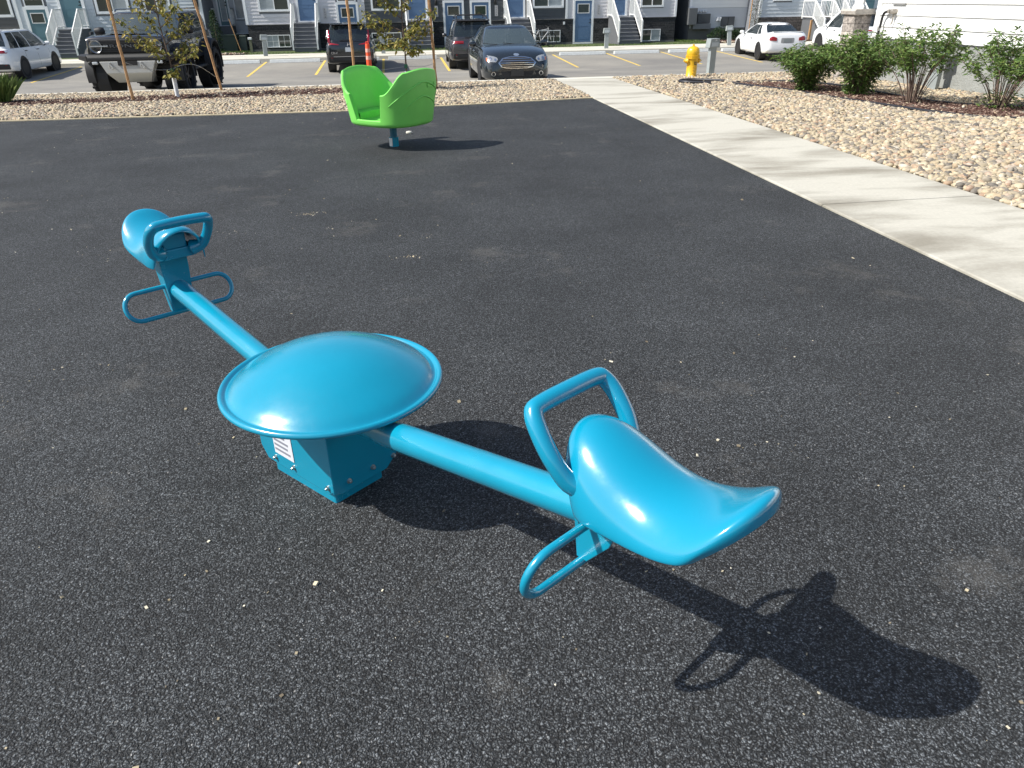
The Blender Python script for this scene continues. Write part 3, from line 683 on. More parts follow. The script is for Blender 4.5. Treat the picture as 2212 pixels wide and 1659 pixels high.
b = MB(); b.tube([(0, 0, 0), (0, 0, .275)], .046, 24); b.build('post', mat('teal_post', (.01, .12, .20), .35), sp, smooth=True, sharp=50)
b = MB(); b.tube([(0, 0, -.01), (0, 0, .115)], .062, 24); b.tube([(0, 0, .115), (0, 0, .12)], .066, 24); b.build('collar', BLUE, sp, smooth=True, sharp=50)
b = MB(); b.box((0, -.064, .06), (.05, .004, .10)); o = b.build('collar_sticker', mat('sticker', (.7, .7, .68), .5), sp)

# ------------------------------------------------------------ vehicles (local: x forward, y left, z up)
def crom(xs, ys, x):
    return float(np.interp(x, xs, ys))
def smooth_interp(xs, ys, q):
    # monotone-ish cubic through the stations
    xs = np.array(xs, float); ys = np.array(ys, float); h = np.diff(xs); d = np.diff(ys)/h
    mth = np.zeros(len(xs)); mth[1:-1] = np.where(d[:-1]*d[1:] > 0, 2*d[:-1]*d[1:]/(d[:-1]+d[1:]+1e-12), 0); mth[0] = d[0]; mth[-1] = d[-1]
    i = np.clip(np.searchsorted(xs, q)-1, 0, len(h)-1); t = (q-xs[i])/h[i]
    return (2*t**3-3*t**2+1)*ys[i]+(t**3-2*t**2+t)*h[i]*mth[i]+(-2*t**3+3*t**2)*ys[i+1]+(t**3-t**2)*h[i]*mth[i+1]
def body_mesh(st, boxy=0., nst=44):
    xs = [s[0] for s in st]; q = np.array(sorted(set(list(np.linspace(xs[0], xs[-1], nst))+[xs[0]+.02, xs[0]+.05, xs[-1]-.02, xs[-1]-.05])))
    W = smooth_interp(xs, [s[1] for s in st], q); ZB = smooth_interp(xs, [s[2] for s in st], q); ZT = smooth_interp(xs, [s[3] for s in st], q)
    cr = .035*(1-boxy*.6); rows = []
    for x, w_, zb, zt in zip(q, W, ZB, ZT):
        h = zt-zb; e = .90+.07*boxy
        half = [(0, zb), (w_*.78, zb), (w_*.93, zb+.03), (w_*.985, zb+.12*h), (w_, zb+.32*h), (w_*1.0, zb+.55*h), (w_*.985, zb+.62*h), (w_*.975, zb+.80*h), (w_*e, zt-.035), (w_*(e-.07), zt-.008), (w_*.6, zt+cr*.5), (w_*.3, zt+cr*.9), (0, zt+cr)]
        ring = half + [(-y, z) for y, z in half[-2:0:-1]]
        rows.append([(x, y, z) for y, z in ring])
    b = MB(); b.grid(rows, closed_v=True)
    n = len(rows[0]); b.add(rows[0], [tuple(range(n))]); b.add(rows[-1], [tuple(range(n))])
    bm = bmesh.new(); me = bpy.data.meshes.new('t'); me.from_pydata(b.v, [], b.f); bm.from_mesh(me)
    bmesh.ops.remove_doubles(bm, verts=bm.verts, dist=.0005); bmesh.ops.recalc_face_normals(bm, faces=bm.faces); bm.to_mesh(me)
    return me
def bool_cut(me, cutters):
    o = bpy.data.objects.new('t', me); COL.objects.link(o)
    b = MB()
    for (x, z, r, y0, y1) in cutters: b.lathe([(r, y0), (r, y1)], 28, (x, 0, z), 'y')
    c = b.build('c', PLASTIC); m_ = o.modifiers.new('b', 'BOOLEAN'); m_.operation = 'DIFFERENCE'; m_.object = c; m_.solver = 'EXACT'
    bpy.context.view_layer.update(); r = bpy.data.meshes.new_from_object(o.evaluated_get(bpy.context.evaluated_depsgraph_get()))
    bpy.data.objects.remove(o); bpy.data.objects.remove(c); return r
def cabin_point(c, s, h, side):
    """c: dict of the cabin; side 'L','F','R','B'; s 0..1 along that side, h 0..1 belt->roof"""
    q = lambda a, b: a+(b-a)*h
    xr, xf, wb = q(c['xb'][0], c['xr'][0]), q(c['xb'][1], c['xr'][1]), q(c['wb'], c['wr'])
    bul = math.sin(math.pi*h)*.03
    # mild curvature of windscreen and tail in profile
    xf += math.sin(math.pi*h)*c.get('bf', .03); xr -= math.sin(math.pi*h)*c.get('br', .03); wb += bul
    r = .09; z = q(c['zb'], c['zr'])+ (0.)
    fb = c.get('fb', .10)*(1-.3*h); bb = c.get('bb', .06)
    if side in 'LR':
        sg = 1 if side == 'L' else -1; x = xr+r+(xf-xr-2*r)*s
        return (x, sg*(wb-.03*(2*s-1)**4), z)
    y = (wb-r*.55)*(1-2*s)
    if side == 'F': return (xf-r*.3+fb*(1-(y/wb)**2)-.0, y, z)
    return (xr+r*.3-bb*(1-(y/wb)**2), -y, z)
def make_cabin(root, c, paint, glass_f, glass):
    H = [0, .05, .2, .4, .6, .8, .94, 1.]
    def loop(h):
        P = []
        for s in c['ss']: P.append(('L', cabin_point(c, s, h, 'L'), s))
        for i in range(9): P.append(('F', cabin_point(c, i/8, h, 'F'), i/8))
        for s in reversed(c['ss']): P.append(('R', cabin_point(c, s, h, 'R'), s))
        for i in range(9): P.append(('B', cabin_point(c, i/8, h, 'B'), i/8))
        return P
    loops = [loop(h) for h in H]; n = len(loops[0]); pts = [[p[1] for p in l] for l in loops]
    # roof rows
    top = pts[-1]; cx = sum(p[0] for p in top)/n
    for k, zz in ((.93, .028), (.75, .05), (.4, .07), (0., .078)):
        pts.append([(cx+(p[0]-cx)*k, p[1]*k, p[2]+zz*c.get('crown', 1.)) for p in top])
    meta = loops[0]; B = MB(); G = {}
    ns = len(c['ss'])
    for i in range(len(pts)-1):
        for j in range(n):
            j2 = (j+1) % n; quad = [pts[i][j], pts[i][j2], pts[i+1][j2], pts[i+1][j]]; key = None
            if 1 <= i < 6:
                sj, sj2 = meta[j], meta[j2]
                if sj[0] == sj2[0] == 'F' and .05 < (sj[2]+sj2[2])/2 < .95: key = 'windshield'
                elif sj[0] == sj2[0] == 'B' and (.05 < (sj[2]+sj2[2])/2 < .95) and i >= c.get('rear_lo', 1): key = 'rear_window'
                elif sj[0] in 'LR' and sj[0] == sj2[0]:
                    mid = (sj[2]+sj2[2])/2
                    for wi, (a, b_) in enumerate(c['win']):
                        if a < mid < b_: key = 'side_window_%s%d' % (sj[0], wi)
            if key: G.setdefault(key, MB()).add(quad, [(0, 1, 2, 3)])
            else: B.add(quad, [(0, 1, 2, 3)])
    def fin(mb, name, m):
        o = mb.build(name, m, root); bm = bmesh.new(); bm.from_mesh(o.data); bmesh.ops.remove_doubles(bm, verts=bm.verts, dist=.0005); bmesh.ops.recalc_face_normals(bm, faces=bm.faces); bm.to_mesh(o.data); bm.free()
        o.data.polygons.foreach_set('use_smooth', [True]*len(o.data.polygons)); return o
    fin(B, 'cabin', [paint])
    for k, mb in G.items():
        nm = k if not k.startswith('side') else 'side_window'
        fin(mb, nm, glass_f if k == 'windshield' else glass)
def decal(root, bvh, name, m, poly, ax, rng, off=.006, thick=.012, parent=None, rings=(1., .66, .33)):
    """project a polygon (in the plane across ax) onto the body"""
    d = {'-x': Vector((1, 0, 0)), '+x': Vector((-1, 0, 0)), '+y': Vector((0, -1, 0)), '-y': Vector((0, 1, 0))}[ax]
    n = len(poly); cx = sum(p[0] for p in poly)/n; cy = sum(p[1] for p in poly)/n
    def hit(p):
        if ax[1] == 'x': o = Vector((-6 if ax[0] == '-' else 6, p[0], p[1]))
        else: o = Vector((p[0], 6 if ax[0] == '+' else -6, p[1]))
        h = bvh.ray_cast(o, d)
        return h[0] - d*off if h[0] else None
    R_ = [[hit((cx+(p[0]-cx)*k, cy+(p[1]-cy)*k)) for p in poly] for k in rings]; c = hit((cx, cy))
    if c is None or any(q is None for r_ in R_ for q in r_): return None
    b = MB(); back = [q + d*(off+thick) for q in R_[0]]
    rows = [back]+R_; b.grid(rows, closed_v=True)
    b.add([c]+R_[-1], [(0, i+1, (i+1) % n+1) for i in range(n)])
    return b.build(name, m, parent or root, smooth=True, sharp=40)
def quad_poly(y0, z0, y1, z1, r=.02, n=3):
    P = []
    for cx, cy, a in ((y1-r, z1-r, 0), (y0+r, z1-r, 90), (y0+r, z0+r, 180), (y1-r, z0+r, 270)):
        for i in range(n): t = R(a+90*i/(n-1)); P.append((cx+r*math.cos(t), cy+r*math.sin(t)))
    # extra points along the straights so that it wraps the body
    out = []
    for i in range(len(P)):
        a, b_ = P[i], P[(i+1) % len(P)]; k = max(1, int(math.hypot(b_[0]-a[0], b_[1]-a[1])/.09))
        for j in range(k): out.append((a[0]+(b_[0]-a[0])*j/k, a[1]+(b_[1]-a[1])*j/k))
    return out
def dens(P, step=.08):
    out = []
    for i in range(len(P)):
        a, b_ = P[i], P[(i+1) % len(P)]; k = max(1, int(math.hypot(b_[0]-a[0], b_[1]-a[1])/step))
        for j in range(k): out.append((a[0]+(b_[0]-a[0])*j/k, a[1]+(b_[1]-a[1])*j/k))
    return out
def mirror(P): return [(-y, z) for y, z in P]
def wheel(root, x, y, r, wd, rim_m, spokes=5, rr=.66, steer=0.):
    s = 1 if y > 0 else -1
    b = MB(); h = wd/2
    b.lathe([(r*rr, -h*.8), (r*rr+.01, -h), (r*.9, -h), (r*.975, -h*.8), (r, -h*.5), (r, h*.5), (r*.975, h*.8), (r*.9, h), (r*rr+.01, h), (r*rr, h*.8), (r*rr*.97, 0), (r*rr, -h*.8)], 36, (0, 0, 0), 'y')
    if wd > .27:   # chunky tread
        for i in range(30):
            t = 2*math.pi*i/30
            for sy in (-.3, .3): b.box((0, 0, 0), (.001, .001, .001)); b.v[-8:] = [(r*1.02*math.cos(t+dx)*k, sy*wd+dy+(.02 if i % 2 else -.02), r*1.02*math.sin(t+dx)*k) for k in (.96, 1.) for dx, dy in ((-.05, -.05), (.05, -.05), (.05, .05), (-.05, .05))]
    t_ = b.build('wheel', TYRE, root, smooth=True, sharp=35); t_.location = (x, y, r); t_.rotation_euler = (0, 0, steer)
    k = MB(); R0 = r*rr; yo = s*h*.55
    k.lathe([(R0*.97, yo-s*.06), (R0*1.0, yo+s*.02), (R0*.93, yo+s*.03), (R0*.90, yo-s*.02), (R0*.88, yo-s*.07)], 32, (0, 0, 0), 'y')
    for i in range(spokes):
        a = 2*math.pi*i/spokes+.3
        for da in (-.10, .10):
            k.bar((math.cos(a)*R0*.15, yo, math.sin(a)*R0*.15), (math.cos(a+da)*R0*.93, yo+s*.005, math.sin(a+da)*R0*.93), .035, .03, upv=(0, 1, 0))
    k.lathe([(1e-4, yo+s*.02), (R0*.2, yo+s*.02), (R0*.24, yo-s*.01), (R0*.24, yo-s*.03)], 16, (0, 0, 0), 'y')
    rim = k.build('rim', rim_m, t_, smooth=True, sharp=35)
    d = MB(); d.lathe([(1e-4, yo-s*.075), (R0*.93, yo-s*.075)], 24, (0, 0, 0), 'y'); d.build('brake_disc', PLASTIC, t_)
    return t_
def car_base(name, label, cat, loc, rz, st, cab, paint, wheels, scale=1., boxy=0., glass=None, wf=None, group=None, arch=.05):
    root = empty(name, loc, rz, label, cat, group); root.scale = (scale,)*3
    xs, rad, yo, wd, rm, sp_ = wheels
    me = body_mesh(st, boxy); wmax = max(s[1] for s in st)
    me = bool_cut(me, [(x, rad, rad+arch, -wmax-.3, -wmax+.30) for x in xs]+[(x, rad, rad+arch, wmax-.30, wmax+.3) for x in xs])
    me.name = 'body'; me.materials.clear(); me.materials.append(paint); o = bpy.data.objects.new('body', me); COL.objects.link(o); o.parent = root
    me.polygons.foreach_set('use_smooth', [True]*len(me.polygons)); me.set_sharp_from_angle(angle=R(35))
    bm = bmesh.new(); bm.from_mesh(me); bvh = BVHTree.FromBMesh(bm); bm.free()
    make_cabin(root, cab, paint, wf or WIND_GLASS, glass or CAR_GLASS)
    # dark wheel housings, floor pan, seats
    b = MB()
    for x in xs: b.lathe([(rad+arch+.004, -wmax+.295), (rad+arch+.004, -wmax*.985)], 28, (x, 0, rad), 'y'); b.lathe([(rad+arch+.004, wmax-.295), (rad+arch+.004, wmax*.985)], 28, (x, 0, rad), 'y')
    b.b2((st[0][0]+.25, -wmax*.8, st[2][2]-.04), (st[-1][0]-.25, wmax*.8, st[2][2]+.02)); b.build('underbody', PLASTIC, root)
    zb = cab['zb']; xm = (cab['xb'][0]+cab['xb'][1])/2
    for x in (xm+.25, xm-.65):
        for y in (-.38, .38): b = MB(); b.box((x, y, zb-.02), (.14, .46, .5), taper=.8); b.box((x, y, zb+.32), (.10, .24, .20), taper=.8); b.build('car_seat', SEAT_GREY, root, bevel=.03)
    b = MB(); b.box((cab['xb'][1]-.25, 0, zb-.03), (.4, 1.2, .1)); b.build('dashboard', SEAT_GREY, root, bevel=.03)
    for x in xs:
        for s in (-1, 1): wheel(root, x, s*yo, rad, wd, rm, sp_)
    return root, bvh, wmax
def mirrors(root, x, y, z, m, chrome=False, big=1.):
    for s in (-1, 1):
        b = MB(); b.lathe([(1e-3, -.09*big), (.06*big, -.08*big), (.085*big, 0), (.075*big, .07*big), (1e-3, .10*big)], 14, (0, 0, 0), 'y')
        b.v = [(p[0]*.75, p[1], p[2]*.85) for p in b.v]
        o = b.build('wing_mirror', m, root, smooth=True, sharp=60); o.location = (x, s*(y+.10), z)
        k = MB(); k.bar((0, -s*.08, -.05), (0, -s*.17, -.09), .05, .03); k.build('mirror_arm', PLASTIC, o)
def side_trim(root, bvh, seams, handles, z0, z1, zh, sill=None):
    for sg in ('+y', '-y'):
        for x in seams: decal(root, bvh, 'door_gap', PLASTIC, dens([(x-.006, z0), (x+.006, z0), (x+.006, z1), (x-.006, z1)], .2), sg, None, .0015, .003)
        for x in handles: decal(root, bvh, 'door_handle', PLASTIC if sill is None else sill, quad_poly(x-.09, zh-.012, x+.09, zh+.015, .01), sg, None, .022, .02)

# --- sedan facing us
def sedan():
    st = [(-2.42, .66, .42, .92), (-2.36, .80, .30, 1.02), (-2.1, .88, .22, 1.06), (-1.5, .915, .19, 1.03), (-.6, .925, .18, .99), (.6, .925, .18, .97), (1.05, .92, .18, .985), (1.5, .915, .18, .95), (1.95, .90, .18, .88), (2.2, .86, .19, .80), (2.34, .79, .21, .70), (2.42, .70, .24, .60)]
    cab = dict(xb=(-1.95, 1.20), xr=(-1.05, .30), wb=.80, wr=.60, zb=.93, zr=1.38, ss=[0, .10, .16, .3, .44, .455, .47, .5, .7, .86, .93, 1.], win=[(.16, .44), (.47, .93)], fb=.16, bb=.10, bf=.05, crown=.9)
    r, bvh, wm = car_base('parked_car', 'glossy black sedan with chrome-slatted grille parked nose to the kerb', 'car', (3.38, 23.62, zg(23.6)+.0), R(-90.5), st, cab, PAINT_NAVY, ((-1.42, 1.43), .335, .80, .225, RIM, 5), 1.04)
    G = [(.36, .70), (.30, .745), (.12, .765), (0, .77)]; gp = [(-.50, .62), (-.38, .73), (-.2, .765), (0, .77), (.2, .765), (.38, .73), (.50, .62), (.42, .52), (.28, .485), (0, .475), (-.28, .485), (-.42, .52)]
    decal(r, bvh, 'grille_surround', CHROME, dens(gp), '+x', None, .012, .02)
    g = decal(r, bvh, 'grille', PLASTIC, dens([(y*.94, .635+(z-.635)*.88) for y, z in gp]), '+x', None, .018, .02)
    for k, z in enumerate((.525, .575, .62, .67, .72)):
        wv = (.37, .44, .46, .42, .33)[k]; decal(r, bvh, 'grille_bar', CHROME, dens([(-wv, z-.007), (wv, z-.007), (wv, z+.007), (-wv, z+.007)]), '+x', None, .028, .02)
    hl = [(.50, .70), (.52, .745), (.60, .775), (.76, .80), (.80, .74), (.78, .66), (.66, .645), (.56, .64)]
    for P in (hl, mirror(hl)):
        h = decal(r, bvh, 'headlight', mat('lamp_housing', (.30, .32, .34), .12, coat=1., metal=.3), dens(P), '+x', None, .012, .03)
        for (yy, zz, rr_) in ((.57, .70, .030), (.69, .72, .036)):
            s = 1 if P is hl else -1; decal(r, bvh, 'lamp_lens', CHROME, [(s*yy+rr_*math.cos(t*.7), zz+rr_*math.sin(t*.7)) for t in range(9)], '+x', None, .018, .01, parent=h)
    for s in (-1, 1):
        am = decal(r, bvh, 'side_marker', AMBER, quad_poly(s*.78-.015 if s > 0 else -.80, .665, s*.78+.02 if s > 0 else -.765, .74, .01), '+x', None, .018, .02)
        fl = decal(r, bvh, 'fog_light', CHROME, [(s*.63+.055*math.cos(t*.524), .36+.055*math.sin(t*.524)) for t in range(12)], '+x', None, .012, .02)
        decal(r, bvh, 'fog_lens', PLASTIC, [(s*.63+.044*math.cos(t*.524), .36+.044*math.sin(t*.524)) for t in range(12)], '+x', None, .018, .02)
        decal(r, bvh, 'fog_recess', PLASTIC, dens([(s*.46, .40), (s*.60, .44), (s*.72, .42), (s*.72, .30), (s*.52, .31)]), '+x', None, .004, .02)
    decal(r, bvh, 'lower_intake', PLASTIC, dens([(-.44, .42), (.44, .42), (.38, .28), (-.38, .28)]), '+x', None, .006, .02)
    decal(r, bvh, 'plate_holder', mat('plate_holder', (.03, .03, .03), .5), quad_poly(-.17, .30, .17, .46, .012), '+x', None, .03, .03)
    bd = decal(r, bvh, 'badge', mat('badge_blue', (.30, .36, .45), .25, metal=.6), [(.075*math.cos(t*.524), .805+.03*math.sin(t*.524)) for t in range(12)], '+x', None, .012, .02)
    mirrors(r, .80, .90, 1.0, PAINT_NAVY); side_trim(r, bvh, (.95, -.15, -1.15), (-.0, -.98), .3, .92, .80, CHROME)
    b = MB()
    for y in (-.25, .3): b.bar((1.32, y, .985), (1.20, y-.5, 1.035), .015, .012)
    b.build('wiper', PLASTIC, r)
    return r
sedan()
def rear_suv(name, label, loc, rz, paint, roof_z=1.69, lights='L', rails=False, wide=.93, sc=1., group=None):
    st = [(-2.30, .74, .42, .95), (-2.26, .84, .34, 1.02), (-2.12, .90, .28, 1.06), (-1.6, wide, .24, 1.07), (-.6, wide, .23, 1.05), (.6, wide, .23, 1.04), (1.1, wide, .23, 1.07), (1.6, .92, .23, 1.03), (2.05, .88, .24, .93), (2.22, .80, .27, .84), (2.30, .70, .32, .72)]
    cab = dict(xb=(-2.18, 1.30), xr=(-1.88, .45), wb=.83, wr=.67, zb=1.0, zr=roof_z-.06, rear_lo=2, ss=[0, .06, .12, .22, .26, .28, .42, .52, .54, .56, .7, .86, .93, 1.], win=[(.06, .26), (.28, .54), (.56, .93)], fb=.14, bb=.05, bf=.05, br=.02, crown=.75)
    r, bvh, wm = car_base(name, label, 'car', loc, rz, st, cab, paint, ((-1.36, 1.36), .36, .80, .235, RIM_DK, 5), sc, group=group)
    # tail lamps
    for s in (-1, 1):
        if lights == 'L':   # tall lamps with a foot running inboard
            b = MB()
            P = [(-1.93, 1.46), (-1.86, 1.46), (-2.03, 1.18), (-2.12, 1.02), (-2.17, 1.02), (-2.13, 1.18)]
            b.prism([(x, z) for x, z in P], s*.70, s*.79, 'xz'); b.build('tail_light', REDL, r, bevel=.01)
            decal(r, bvh, 'tail_light', REDL, dens([(s*.36, .955), (s*.77, .975), (s*.77, 1.035), (s*.66, 1.03), (s*.40, .985)]), '-x', None, .012, .03)
        else:
            decal(r, bvh, 'tail_light', REDL, quad_poly(min(s*.40, s*.82), .90, max(s*.40, s*.82), 1.0, .02), '-x', None, .012, .03)
        decal(r, bvh, 'reflector', REDL, quad_poly(min(s*.50, s*.72), .50, max(s*.50, s*.72), .53, .01), '-x', None, .01, .02)
    decal(r, bvh, 'rear_bumper', PLASTIC, quad_poly(-.80, .36, .80, .54, .03), '-x', None, .02, .05)
    decal(r, bvh, 'bumper_trim', CHROME, quad_poly(-.62, .545, .62, .56, .005), '-x', None, .024, .02)
    decal(r, bvh, 'licence_plate', PLATE, quad_poly(-.155, .72, .155, .87, .01), '-x', None, .012, .02)
    b = MB(); b.prism([(-2.10, roof_z-.03), (-1.75, roof_z+.005), (-1.75, roof_z-.03), (-2.08, roof_z-.06)], -.66, .66, 'xz'); b.build('spoiler', paint, r, bevel=.012)
    b = MB(); b.bar((-2.225, -.02, 1.13), (-2.20, .34, 1.12), .02, .02); b.lathe([(1e-3, -.03), (.03, -.02), (.03, .01)], 10, (-2.2, -.02, 1.13), 'x'); b.build('wiper', PLASTIC, r)
    b = MB(); b.prism([(-1.45, roof_z+.015), (-1.30, roof_z+.02), (-1.44, roof_z+.085)], -.008, .008, 'xz'); b.build('antenna', PLASTIC, r)
    mirrors(r, .86, .90, 1.10, paint); side_trim(r, bvh, (1.05, .0, -1.02), (.12, -.9), .35, 1.0, .92)
    if rails:
        for s in (-1, 1):
            b = MB(); b.tube([(-1.55, s*.60, roof_z-.02), (-1.5, s*.60, roof_z+.06), (.1, s*.60, roof_z+.075), (.2, s*.60, roof_z)], .018, 8); b.build('roof_rail', PLASTIC, r, smooth=True)
        for x in (-1.25, -.1): b = MB(); b.tube([(x, -.60, roof_z+.06), (x, -.55, roof_z+.13), (x, .55, roof_z+.13), (x, .60, roof_z+.06)], .016, 8); b.build('cross_bar', PLASTIC, r, smooth=True)
    return r, bvh
r1, bv1 = rear_suv('parked_car', 'small black SUV seen from behind with red tail lights, behind the green spinner', (-1.57, 33.25, zg(33.2)), R(90), PAINT_BLACK)
# rear emblem: an H-shaped mark, and the small letters at lower left of the tailgate
b = MB(); b.bar((-2.33, -.06, .92), (-2.31, -.035, 1.03), .02, .018); b.bar((-2.33, .06, .92), (-2.31, .035, 1.03), .02, .018); b.bar((-2.32, -.045, .975), (-2.32, .045, .975), .02, .018); b.build('emblem', CHROME, r1)
text_mesh('CR-V', .11, 'lettering', CHROME, r1, Matrix.Translation((-2.305, .58, .68)) @ Matrix.Rotation(R(-90), 4, 'Z') @ Matrix.Rotation(R(90), 4, 'X'), .004)
r2, bv2 = rear_suv('parked_car', 'graphite SUV with roof rack seen from behind, left of the black sedan', (3.28, 33.25, zg(33.2)), R(88.5), PAINT_GREY, 1.74, 'bar', True, .97)
r3, bv3 = rear_suv('parked_car', 'white crossover cut by the left edge of the photo, nose to the grey porch stairs', (-14.65, 33.65, zg(33.6)), R(89), PAINT_WHITE, 1.66, 'bar')
r4, bv4 = rear_suv('parked_car', 'white SUV half hidden behind the stone pillar and green shrubs', (21.0, 33.9, zg(33.9)), R(88), PAINT_WHITE, 1.75, 'L', False)
# --- white coupe
def coupe():
    st = [(-2.22, .64, .42, .90), (-2.18, .78, .34, 1.0), (-1.95, .85, .26, 1.05), (-1.5, .875, .22, 1.03), (-.6, .88, .20, .96), (.6, .88, .2, .92), (1.1, .875, .2, .93), (1.6, .86, .2, .86), (1.95, .82, .22, .77), (2.15, .74, .25, .68), (2.22, .64, .29, .58)]
    cab = dict(xb=(-1.80, 1.15), xr=(-.95, .20), wb=.75, wr=.55, zb=.92, zr=1.32, ss=[0, .14, .22, .34, .36, .38, .6, .8, .93, 1.], win=[(.22, .36), (.38, .93)], fb=.14, bb=.10, bf=.05, crown=.9)
    r, bvh, wm = car_base('parked_car', 'white two-door coupe seen from behind, parked right of the yellow hydrant', 'car', (16.45, 33.05, zg(33)), R(84), st, cab, PAINT_WHITE, ((-1.28, 1.35), .32, .77, .215, RIM, 5), 1.0)
    for s in (-1, 1): decal(r, bvh, 'tail_light', REDL, dens([(s*.46, .86), (s*.46, .74), (s*.80, .76), (s*.80, .90), (s*.6, .91)]), '-x', None, .012, .03)
    decal(r, bvh, 'plate_recess', mat('plate_recess', (.3, .3, .3), .5), quad_poly(-.27, .66, .27, .85, .03), '-x', None, .004, .02)
    decal(r, bvh, 'licence_plate', mat('grey_plate', (.22, .24, .24), .5), quad_poly(-.16, .69, .16, .81, .01), '-x', None, .012, .02)
    b = MB(); b.prism([(-2.12, 1.04), (-1.98, 1.05), (-1.95, 1.075), (-2.16, 1.085)], -.62, .62, 'xz'); b.build('spoiler', PAINT_WHITE, r, bevel=.008)
    mirrors(r, .72, .86, .98, PAINT_WHITE); side_trim(r, bvh, (.85, -.50), (-.30,), .28, .88, .78)
coupe()
# --- lifted black off-road truck facing us
def truck():
    root, bvh, wm = None, None, None
    st = [(-2.25, .86, .88, 1.40), (-2.2, .92, .82, 1.43), (-1.6, .94, .74, 1.44), (0, .95, .72, 1.43), (1.0, .95, .72, 1.45), (1.5, .945, .74, 1.46), (2.0, .94, .78, 1.44), (2.16, .93, .82, 1.42), (2.2, .90, .84, 1.38)]
    cab = dict(xb=(-2.2, .80), xr=(-2.05, .42), wb=.86, wr=.76, zb=1.40, zr=1.90, ss=[0, .05, .10, .24, .28, .30, .45, .60, .63, .65, .8, .94, 1.], win=[(.05, .28), (.30, .63), (.65, .94)], fb=.06, bb=.03, bf=.0, br=0., crown=.5)
    root, bvh, wm = car_base('parked_truck', 'lifted black off-road truck with round headlights behind the staked tree', 'off-road truck', (-6.32, 22.95, zg(22.9)), R(-92), st, cab, PAINT_BLACK, ((-1.5, 1.45), .50, .95, .34, RIM_DK, 6), 1.03, boxy=1., arch=.10)
    r = root
    # fender flares
    for x in (-1.5, 1.45):
        for s in (-1, 1):
            b = MB(); P = []
            for i in range(15):
                t = R(-15+210*i/14); P.append([(x+.60*math.cos(t), s*.90, .58+.58*math.sin(t)), (x+.66*math.cos(t), s*.93, .58+.66*math.sin(t)), (x+.64*math.cos(t), s*1.12, .58+.63*math.sin(t)), (x+.58*math.cos(t), s*1.13, .58+.57*math.sin(t)), (x+.56*math.cos(t), s*1.0, .58+.54*math.sin(t))])
            b.grid(P); b.build('fender_flare', PLASTIC, r, smooth=True, sharp=45)
    # front: grille panel, lights, bumper, skid plate
    b = MB(); b.b2((2.17, -.84, 1.07), (2.225, .84, 1.37)); b.build('grille_panel', PLASTIC, r, bevel=.02)
    b = MB()
    for z in (1.11, 1.15, 1.29, 1.33): b.b2((2.226, -.56, z-.008), (2.236, .56, z+.008))
    b.build('grille_slats', mat('grille_dark', (.03, .03, .032), .4), r)
    text_mesh('BRONCO', .155, 'grille_lettering', mat('letter_grey', (.10, .105, .11), .4), r, Matrix.Translation((2.24, 0, 1.22)) @ Matrix.Rotation(R(90), 4, 'Z') @ Matrix.Rotation(R(90), 4, 'X') @ Matrix.Diagonal((1.55, .62, 1, 1)), .01)
    for s in (-1, 1):
        b = MB(); b.lathe([(.105, 2.20), (.135, 2.235), (.145, 2.25), (.14, 2.262), (.125, 2.255), (.118, 2.24)], 28, (0, s*.68, 1.22), 'x'); h = b.build('headlight', mat('dim_chrome', (.34, .35, .36), .25, metal=1.), r, smooth=True, sharp=45)
        b = MB(); b.lathe([(1e-3, 2.252), (.06, 2.249), (.118, 2.238)], 24, (0, s*.68, 1.22), 'x'); b.build('lamp_lens', mat('dark_lens', (.05, .055, .06), .05, coat=1.), h, smooth=True)
        b = MB(); b.b2((2.25, s*.40, 1.21), (2.27, s*.80, 1.235)); b.build('light_bar', mat('dim_lamp_bar', (.36, .38, .39), .2), h, bevel=.004)
    b = MB(); b.prism([(2.0, 1.06), (2.30, 1.05), (2.36, .99), (2.36, .91), (2.0, .88)], -.92, .92, 'xz'); b.build('front_bumper', PLASTIC, r, bevel=.02)
    for s in (-1, 1): b = MB(); b.add([(2.1, s*.92, 1.06), (2.36, s*.92, 1.02), (2.28, s*1.12, 1.03), (2.05, s*1.14, 1.06), (2.1, s*.92, .90), (2.36, s*.92, .90), (2.28, s*1.12, .95), (2.05, s*1.14, .95)], [(0, 1, 2, 3), (4, 7, 6, 5), (0, 4, 5, 1), (1, 5, 6, 2), (2, 6, 7, 3)]); b.build('bumper_corner', PLASTIC, r)
    for s in (-1, 1):
        b = MB(); b.b2((2.33, s*.68, .84), (2.40, s*.80, .90)); b.build('fog_light', CLEARL, r, bevel=.012)
    b = MB(); b.add([(2.385, -.64, .90), (2.385, .64, .90), (2.40, .52, .64), (2.40, -.52, .64), (2.18, .38, .42), (2.18, -.38, .42), (1.6, .34, .38), (1.6, -.34, .38), (2.05, -.64, .90), (2.05, .64, .90), (2.1, .50, .64), (2.1, -.50, .64)],
                    [(0, 1, 2, 3), (3, 2, 4, 5), (5, 4, 6, 7), (0, 8, 9, 1), (0, 3, 11, 8), (1, 9, 10, 2), (3, 5, 7, 11), (2, 10, 6, 4)]); b.build('skid_plate', SILVER, r, bevel=.01)
    b = MB(); b.b2((2.38, -.22, .81), (2.405, .22, .905)); b.build('winch_opening', PLASTIC, r)
    for s in (-1, 1):
        b = MB(); b.tube([(2.36, s*.36-.045, .87), (2.46, s*.36-.04, .86), (2.47, s*.36+.04, .77), (2.46, s*.36+.04, .75), (2.46, s*.36-.04, .75), (2.46, s*.36-.04, .86)], .016, 8); b.build('tow_hook', SILVER, r, smooth=True)
